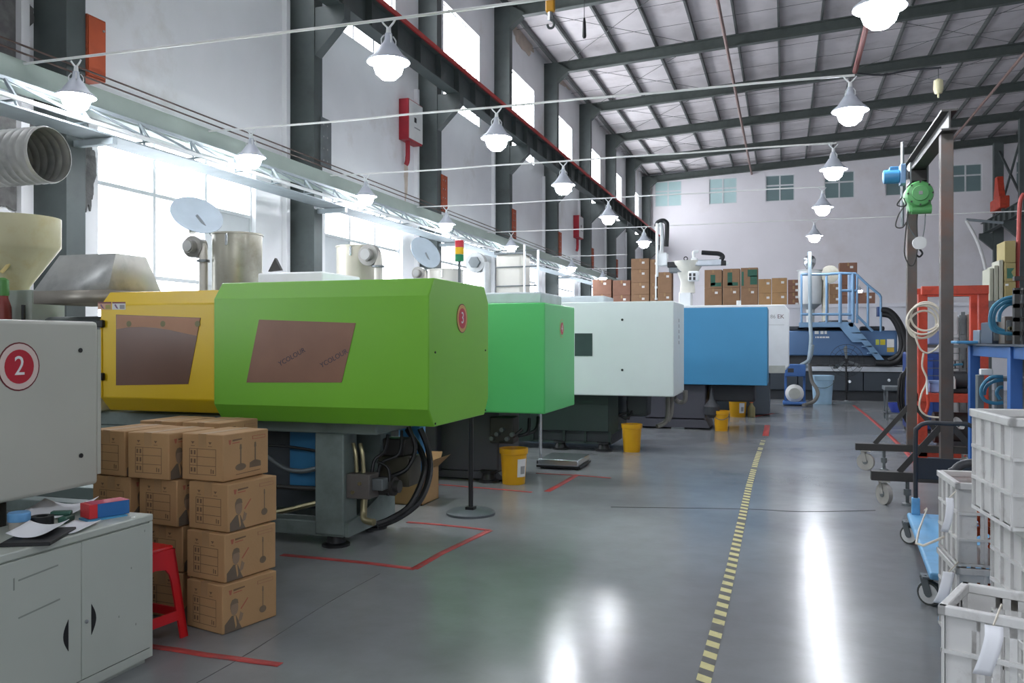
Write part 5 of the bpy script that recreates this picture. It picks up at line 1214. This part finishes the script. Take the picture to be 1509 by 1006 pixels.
tt = T('floor_machine', 'dark compressor with white funnel under the red shelf', 'compressor', (2.05, 12.2, .2))
MB().cyl((1.84, 12.15, .48), (2.25, 12.15, .48), .2, n=22).build('tank', M_gantry2, tt)
MB().box(1.9, 2.2, 12.0, 12.3, .2, .32).build('feet', M_dark, tt)
MB().lathe([(.02, 0), (.09, .12)], (2.02, 11.96, .5), 14, (.6, -.5, .5), True, False).build('funnel', M_labelw, tt)

# ================================================================== GREY CABINETS AND STACKED GOODS BEHIND
for k, (u0, u1, v, m, lab) in enumerate(((1400.5, 1413, 467, mat('cab_white', '#b7b9bb', .5), 'narrow pale grey control cabinet behind the red rack'), (1413.5, 1424.5, 464, M_steel2, 'mid grey steel cabinet with handle behind the red rack'),
                                      (1425, 1440, 463, mat('cab_taupe', '#83766c', .5), 'taupe slatted cabinet behind the red rack'), (1440.5, 1458, 453, mat('cab_stone', '#8b8a88', .5), 'stone grey cabinet with keyhole beside the taupe one'))):
    y = 13.4; a = ony(u0, v, y); b = ony(u1, v, y)
    tt = T('tool_cabinet', lab, 'cabinet', ((a.x+b.x)/2, y, 0))
    MB().box(a.x, b.x, y, y+.5, 0, a.z).build('body', m, tt, bevel=.008)
    for j in range(5):
        zz = .25+j*.36; MB().box(a.x+.02, b.x-.02, y-.012, y, zz, zz+.32).build('drawer_front' if k == 2 else 'panel', m, tt, bevel=.004)
    MB().box(b.x-.06, b.x-.045, y-.03, y-.012, 1.2, 1.32).build('handle', M_black, tt)
y = 14.2; sa, sb = ony(1456, 440, y), ony(1509, 440, y); ztop = ony(1480, 443, y).z
tt = T('storage_rack', 'grey steel storage rack with cartons on top beside the cabinets', 'rack', (sa.x+.5, y, 0))
for x in (sa.x, sa.x+1.1):
    for yy in (y, y+.6): MB().box(x, x+.05, yy, yy+.05, 0, ztop-.05).build('upright', M_steel2, tt)
for z in (.4, 1.0, 1.6, ztop-.05): MB().box(sa.x, sa.x+1.15, y, y+.65, z, z+.05).build('shelf', M_steel2, tt)
a, b = ony(1457.5, 395, y+.02), ony(1471, 440, y+.02)
for k in range(3):
    w = (ony(1479, 400, y+.02).x-a.x)/3; MB_ = MB().box(a.x+w*k+.004, a.x+w*(k+1)-.004, y+.02, y+.5, ztop, a.z+(.12 if k == 2 else .04*k))
    tag(MB_.build('panel_bundle', mat('board_sage', '#a5a595', .7, 0, .06), None, bevel=.01), ['short', 'middle', 'tall'][k]+' sage board panel standing on the storage rack', 'panel')
M_ctan = mat('carton_tan', '#9c8f62', .85, 0, .06)
x0, x1 = ony(1480.5, 400, y).x, ony(1497, 400, y).x; vv = [354.5, 387, 415]
for k in range(3):
    zt = ony(1488, vv[k], y).z; zb = ony(1488, vv[k+1], y).z if k < 2 else ztop
    tt = T('storage_carton', ['topmost plain', 'middle teal printed', 'lowest'][k]+' tan carton stacked on the storage rack', 'carton', ((x0+x1)/2, y+.3, zb))
    MB().box(x0, x1, y, y+.5, zb+.001, zt-.001).build('box', M_ctan, tt, bevel=.008)
    if k == 1: MB().prism([(x0+.03, y-.003, zb+.05), (x1-.02, y-.003, zb+.05), (x1-.06, y-.003, (zt+zb)/2), (x1-.02, y-.003, zt-.08), (x0+.03, y-.003, zt-.08)], (0, .003, 0)).build('teal_print', M_tealprint, tt)
    if k == 2: MB().box(x0+.01, x0+.05, y-.003, y, zt-.06, zt-.03).build('label', M_labelw, tt)
p = ony(1503, 292, y)
tt = T('red_hose', 'red hose hanging down onto the storage rack', 'hose', (p.x, y+.1, ztop))
MB().tube([ony(1509, 285, y+.1), ony(1503, 300, y+.1), ony(1501, 350, y+.1), ony(1499, 400, y+.1), Vector((ony(1500, 430, y+.1).x, y+.1, ztop))], .03, 8, 5).build('hose_run', mat('hose_red', '#a8423a', .5), tt)

# small steel trolley, blue cabinet near machine 8
p = onz(1306, 619, 0)
tt = T('work_trolley', 'small grey steel table with blue basin underneath', 'table', (p.x+.2, p.y+.25, 0))
for dx in (0, .40):
    for dy in (0, .45): MB().box(p.x+dx, p.x+dx+.035, p.y+dy, p.y+dy+.035, 0, .60).build('leg', M_steel2, tt)
MB().box(p.x-.03, p.x+.47, p.y-.03, p.y+.52, .60, .68).build('table_top', M_steel2, tt, bevel=.01)
MB().box(p.x, p.x+.43, p.y, p.y+.48, .13, .15).build('shelf', M_steel2, tt)
tag(MB().lathe([(.1, .151), (.19, .34), (.185, .34), (.09, .16), (.001, .16)], (p.x+.22, p.y+.22, 0), 22, cap1=False).build('basin', mat('basin_blue', '#4a5fc4', .4)), 'blue plastic basin on the lower shelf of the grey table', 'basin')
tag(MB().lathe([(.05, .681), (.07, .70), (.07, .82), (.03, .86)], (p.x+.3, p.y+.2, 0), 16).build('oil_can', M_gantry2), 'dark oil can on the small grey table', 'can')
p = onz(1338, 640, 0)
tt = T('blue_cabinet', 'deep blue machine cabinet with hoses behind the gantry', 'cabinet', (2.25, 16.5, 0))
MB().box(2.05, 2.7, 16.2, 16.9, .05, 1.40).build('body', mat('deep_blue', '#27407f', .45), tt, bevel=.03)
MB().box(2.07, 2.65, 16.25, 16.85, 0, .05).build('plinth', M_dark, tt)
MB().box(2.1, 2.45, 16.185, 16.2, .3, 1.3).build('door', mat('deep_blue2', '#2f4f97', .4), tt, bevel=.004)
for k in range(3): MB().tube([(2.05, 16.1, 1.2-.1*k), (1.98-.03*k, 16.05, 1.0), (1.96-.04*k, 16.0, .5), (2.04, 16.05, .15)], .02, 6, 5).build('hose', M_black, tt)

# ================================================================== BLUE BENCH WITH MOULDS
bx0 = 1.54; byf, byn = 8.30, 6.92
t = T('steel_bench', 'blue steel frame bench carrying moulds behind the crates', 'bench', (1.9, 7.2, 0))
for y in (byf, byn, 5.6):
    for x in (bx0, 2.35): MB().box(x, x+.08, y-.045, y+.045, 0, 1.56).build('post', M_bench, t, bevel=.004)
for x in (bx0+.02, 2.37): MB().box(x, x+.06, 5.6, byf, 1.47, 1.56).build('side_beam', M_benchl, t, bevel=.004)
for y in (byf, byn, 5.6): MB().box(bx0+.08, 2.35, y-.03, y+.03, 1.47, 1.55).build('cross_beam', M_benchl, t, bevel=.004)
MB().box(bx0-.02, 2.45, 5.5, byf+.06, 1.56, 1.575).build('bench_top', mat('bench_top_dark', '#3a4450', .5, .3), t)
MB().box(bx0+.06, 2.37, 5.6, byf, .30, .34).build('lower_shelf', M_bench, t)
MB().box(bx0-.14, bx0+.25, byf-.25, byf+.02, 1.576, 1.60).build('catch_tray', mat('tray_cyan', '#4a90bd', .4), t, bevel=.006)
def mould(label, u0, u1, v, y, dep, m):
    a, b = ony(u0, v, y), ony(u1, v, y); tt = T('mould_block', label, 'mould', ((a.x+b.x)/2, y, 1.575))
    MB().box(a.x, b.x, y, y+dep, 1.576, a.z).build('block', m, tt, bevel=.006)
    MB().box(a.x+.01, b.x-.01, y-.012, y, 1.60, a.z-.03).build('clamp_plate', M_steel2, tt, bevel=.004)
    for k in (0, 1): MB().cyl((a.x+.03+k*max(.01, b.x-a.x-.06), y-.03, (a.z+1.6)/2), (a.x+.03+k*max(.01, b.x-a.x-.06), y-.012, (a.z+1.6)/2), .015, n=10).build('fitting', M_brass, tt)
    return tt
mould('dark mould block on the blue bench with blue hoses', 1462, 1479, 474, 7.5, .4, mat('mould_navy', '#3b4656', .4, .4))
mould('brown-grey mould plate standing on the blue bench', 1480.5, 1493, 466, 7.3, .35, mat('mould_brown', '#6d645c', .4, .4))
mould('wide blue-grey mould at the far end of the blue bench', 1443, 1460, 486, 8.0, .25, mat('mould_slate', '#76808a', .4, .4))
tt = T('ladder_frame', 'dark ladder-shaped steel frame standing on the blue bench', 'frame', (ony(1500, 480, 7.0).x, 7.0, 1.575))
a, b = ony(1495, 424, 7.0), ony(1508, 424, 7.0)
for x in (a.x, b.x): MB().box(x, x+.035, 7.0, 7.06, 1.576, a.z).build('stile', M_gantry2, tt)
for k in range(5): MB().box(a.x, b.x+.035, 7.0, 7.05, 1.64+.10*k, 1.67+.10*k).build('rung', M_gantry2, tt)
tt = T('water_hoses', 'bundle of blue water hoses looping over the blue bench', 'hose', tuple(ony(1465, 490, 7.3)))
for k, pp in enumerate(([(1496, 437), (1478, 441), (1464, 452), (1459, 468), (1462, 484), (1475, 490), (1496, 492)], [(1496, 442), (1480, 446), (1468, 456), (1464, 470), (1468, 482), (1480, 488)], [(1494, 446), (1483, 450), (1474, 460), (1472, 474)])):
    MB().tube([ony(u, v, 7.22+.02*k) for u, v in pp], .014, 8, 5).build('hose', M_hoseblue, tt)
tt = T('water_hoses', 'blue water hose coil hanging between the bench posts', 'hose', tuple(ony(1460, 590, 7.6)))
for k, pp in enumerate(([(1478, 555), (1460, 556), (1448, 568), (1446, 580), (1452, 590), (1466, 594), (1478, 593)], [(1478, 560), (1464, 562), (1453, 570), (1450, 582)], [(1478, 570), (1472, 572), (1469, 580), (1474, 588)])):
    MB().tube([ony(u, v, 7.55+.02*k) for u, v in pp], .014, 8, 5).build('hose', M_hoseblue, tt)
tt = T('valve_stand', 'grey valve column with small white switch box behind the blue bench post', 'valve stand', (ony(1445, 590, 7.75).x, 7.75, .34))
a, b = ony(1439, 552, 7.75), ony(1449, 552, 7.75)
MB().box(a.x, b.x, 7.72, 7.80, .341, a.z).build('column', M_steel2, tt, bevel=.006)
MB().box(a.x+.02, b.x+.06, 7.69, 7.76, a.z, a.z+.05).build('switch_box', M_labelw, tt, bevel=.006)
MB().box(b.x+.09, b.x+.14, 7.72, 7.80, .341, a.z-.02).build('rear_column', M_steel2, tt)

# ================================================================== PLATFORM TROLLEYS
def trolley(label, corner, deg, w, l, zd, hh, hr, panel=True):
    r = math.radians(deg); t = T('platform_trolley', label, 'trolley', (corner[0], corner[1], 0), r); M = WM[t.name]
    def tr(mb):
        for i in range(len(mb.v)): mb.v[i] = M@mb.v[i]
        return mb
    tr(MB().box(0, w, 0, l, zd-.045, zd)).build('deck', M_trolley, t, bevel=.015, seg=3)
    hs = .03
    for x in (.03, w-.09): tr(MB().box(x, x+.06, l-.08, l-.02, zd, zd+.13)).build('handle_socket', M_trolley, t, bevel=.006)
    pts = [(.06, l-.05, zd+.02), (.06, l-.05, hh-.12), (.075, l-.05, hh-.04), (.14, l-.05, hh), (w/2, l-.05, hh), (w-.14, l-.05, hh), (w-.075, l-.05, hh-.04), (w-.06, l-.05, hh-.12), (w-.06, l-.05, zd+.02)]
    tr(MB().tube(pts, hr, 10, 4)).build('handle', M_handle, t)
    if panel: tr(MB().box(.07, w-.07, l-.056, l-.044, zd+.28, zd+.45)).build('back_panel', mat('panel_navy', '#20242e', .45), t, bevel=.006)
    for x in ((.015 if panel else .09), w-.09):
        for y in (.12, l-.12):
            q = M@Vector((x, y, 0)); c = caster(t, q.x, q.y, .072 if panel else .055, r+1.0, M_steel2, mat('caster_dark', '#4f5350', .5), zd-.046, True)
    return t
trolley('empty light blue platform trolley with black handle next to the gantry', (.82, 5.55), -3.5, .56, 1.9, .225, .95, .018)
trolley('light blue platform trolley loaded with white crates', (.765, 3.24), 0, .62, 1.68, .17, .97, .024, False)
tag(MB().tube([onz(1358, 756, .22)+Vector((.02, 0, .02)), onz(1366, 750, .28), Vector((.62, 4.6, .60)), Vector((.70, 4.32, .70))], .006, 5, 3).build('cord', M_rope), 'white cord tied between the empty trolley and the crates', 'cord')

# ================================================================== WHITE CRATES
def make_crate(L, Wd, H, kinds):
    """kinds: for faces (-y, +y, -x, +x): 's' closed ribbed wall, 'g' open slatted wall"""
    t = T('plastic_crate', 'x', 'crate', (0, 0, 0), 0, None)
    th = .012; tp = .02
    MB().box(-.0, L, 0, Wd, .004, .016).build('floor_panel', M_crate, t)
    rim = MB()
    rim.box(-.012, L+.012, -.012, .014, H-.03, H).box(-.012, L+.012, Wd-.014, Wd+.012, H-.03, H).box(-.012, .014, -.012, Wd+.012, H-.03, H).box(L-.014, L+.012, -.012, Wd+.012, H-.03, H)
    rim.build('rim', M_crate, t, bevel=.004)
    for f, kd in zip(('-y', '+y', '-x', '+x'), kinds):
        n = L if 'y' in f else Wd; sl = MB(); rb = MB()
        def B(mb, a, b, z0, z1, d0, d1):
            if f == '-y': mb.box(a, b, d0, d1, z0, z1)
            elif f == '+y': mb.box(a, b, Wd-d1, Wd-d0, z0, z1)
            elif f == '-x': mb.box(d0, d1, a, b, z0, z1)
            else: mb.box(L-d1, L-d0, a, b, z0, z1)
        if kd == 's':
            B(sl, 0, n, .004, H-.03, .006, .010)
        else:
            B(sl, 0, .08, .004, H-.03, .006, .010); B(sl, n-.08, n, .004, H-.03, .006, .010)
            k = int((n-.16)/.042)
            for i in range(k): B(sl, .08+(i+.3)*(n-.16)/k, .08+(i+.75)*(n-.16)/k, .004, H-.03, .006, .010)
            B(sl, .08, n-.08, H-.065, H-.03, .006, .010)
        m_ = max(2, int(n/.1))
        for i in range(m_+1): B(rb, max(0, n*i/m_-.006), min(n, n*i/m_+.006), .004, H-.02, -.004, .008)
        for z in (.004, H*.31, H*.62): B(rb, 0, n, z, z+.012, -.006, .008)
        sl.build('side_panel', M_crate, t); rb.build('rib_frame', M_crate, t)
    return t
def stack(corner, deg, L, Wd, H, z0, kinds, labels, grp):
    r = math.radians(deg); src = None
    for k, lab in enumerate(labels):
        z = z0+k*(H+.004)
        if src is None:
            src = make_crate(L, Wd, H, kinds); src.location = (corner[0], corner[1], z); src.rotation_euler.z = r; src['label'] = lab; src['group'] = grp; WM[src.name] = Matrix.Translation((corner[0], corner[1], z))@Matrix.Rotation(r, 4, 'Z')
        else: dup(src, (corner[0], corner[1], z), r, None, lab)
stack((.80, 3.26), 5.4, .56, .42, .386, .172, 'ssss', ['lowest closed-wall white crate of the tallest stack on the trolley', 'middle closed-wall white crate of the tallest stack'], 'white crates on the trolley')
stack((.735, 3.255), 5.4, .58, .42, .386, .172+2*.390, 'ssss', ['topmost grubby white crate of the tallest stack'], 'white crates on the trolley')
stack((.76, 4.34), 2, .58, .40, .386, .172, 'ggsg', ['lower white crate of the pair near the black handle', 'upper white crate holding orange parts near the black handle'], 'white crates on the trolley')
stack((.47, 2.93), -21.7, .56, .315, .386, .001, 'gggg', ['lower open-slatted white crate on the floor', 'upper empty open-slatted white crate on the floor stack'], 'white crates on the floor')
for zb, nm in ((.255, 'lower'), (.645, 'upper')):
    mb = MB(); rr = random.Random(5)
    for i in range(90):
        mb.obox((.85+rr.random()*.40, 4.45+rr.random()*.19, zb+rr.random()*.20), (.10, .02, .02), Matrix.Rotation(rr.uniform(-.5, .5), 3, 'Z')@Matrix.Rotation(rr.uniform(-1.5, 1.5), 3, 'Y'))
    o = mb.build('orange_parts', M_orange); tag(o, 'loose orange plastic parts inside the '+nm+' crate of the pair', 'plastic parts'); o['kind'] = 'stuff'
def paper_tag(label, pts, w, y, anchor):
    P = [ony(u, v, y) for u, v in pts]; mb = MB()
    n = len(P)
    def fn(a, b):
        i = b*(n-1); k = min(int(i), n-2); f = i-k; p = P[k]*(1-f)+P[k+1]*f
        return p+Vector(((a-.5)*w, -.02*math.sin(math.pi*b)-.01*a, .0))
    t = T('paper_tag', label, 'tag', tuple(P[0]))
    mb.grid(fn, 4, 10).build('paper', M_paper, t, thick=.001)
    MB().tube([P[0], Vector((anchor[0], anchor[1], P[0].z+.02))], .003, 5, 0).build('string', M_rope, t)
paper_tag('white paper tag tied to the upper crate of the pair', [(1399, 733), (1399, 745), (1396, 765), (1391, 783)], .030, 4.26, (.75, 4.33))
paper_tag('white paper tag tied to the lower crate of the pair', [(1398, 842), (1394, 855), (1388, 875), (1383, 888)], .045, 4.22, (.765, 4.345))
paper_tag('white paper tag tied to the open-slatted floor crate', [(1464, 921), (1462, 935), (1455, 962), (1446, 993)], .045, 2.72, (.62, 2.87))
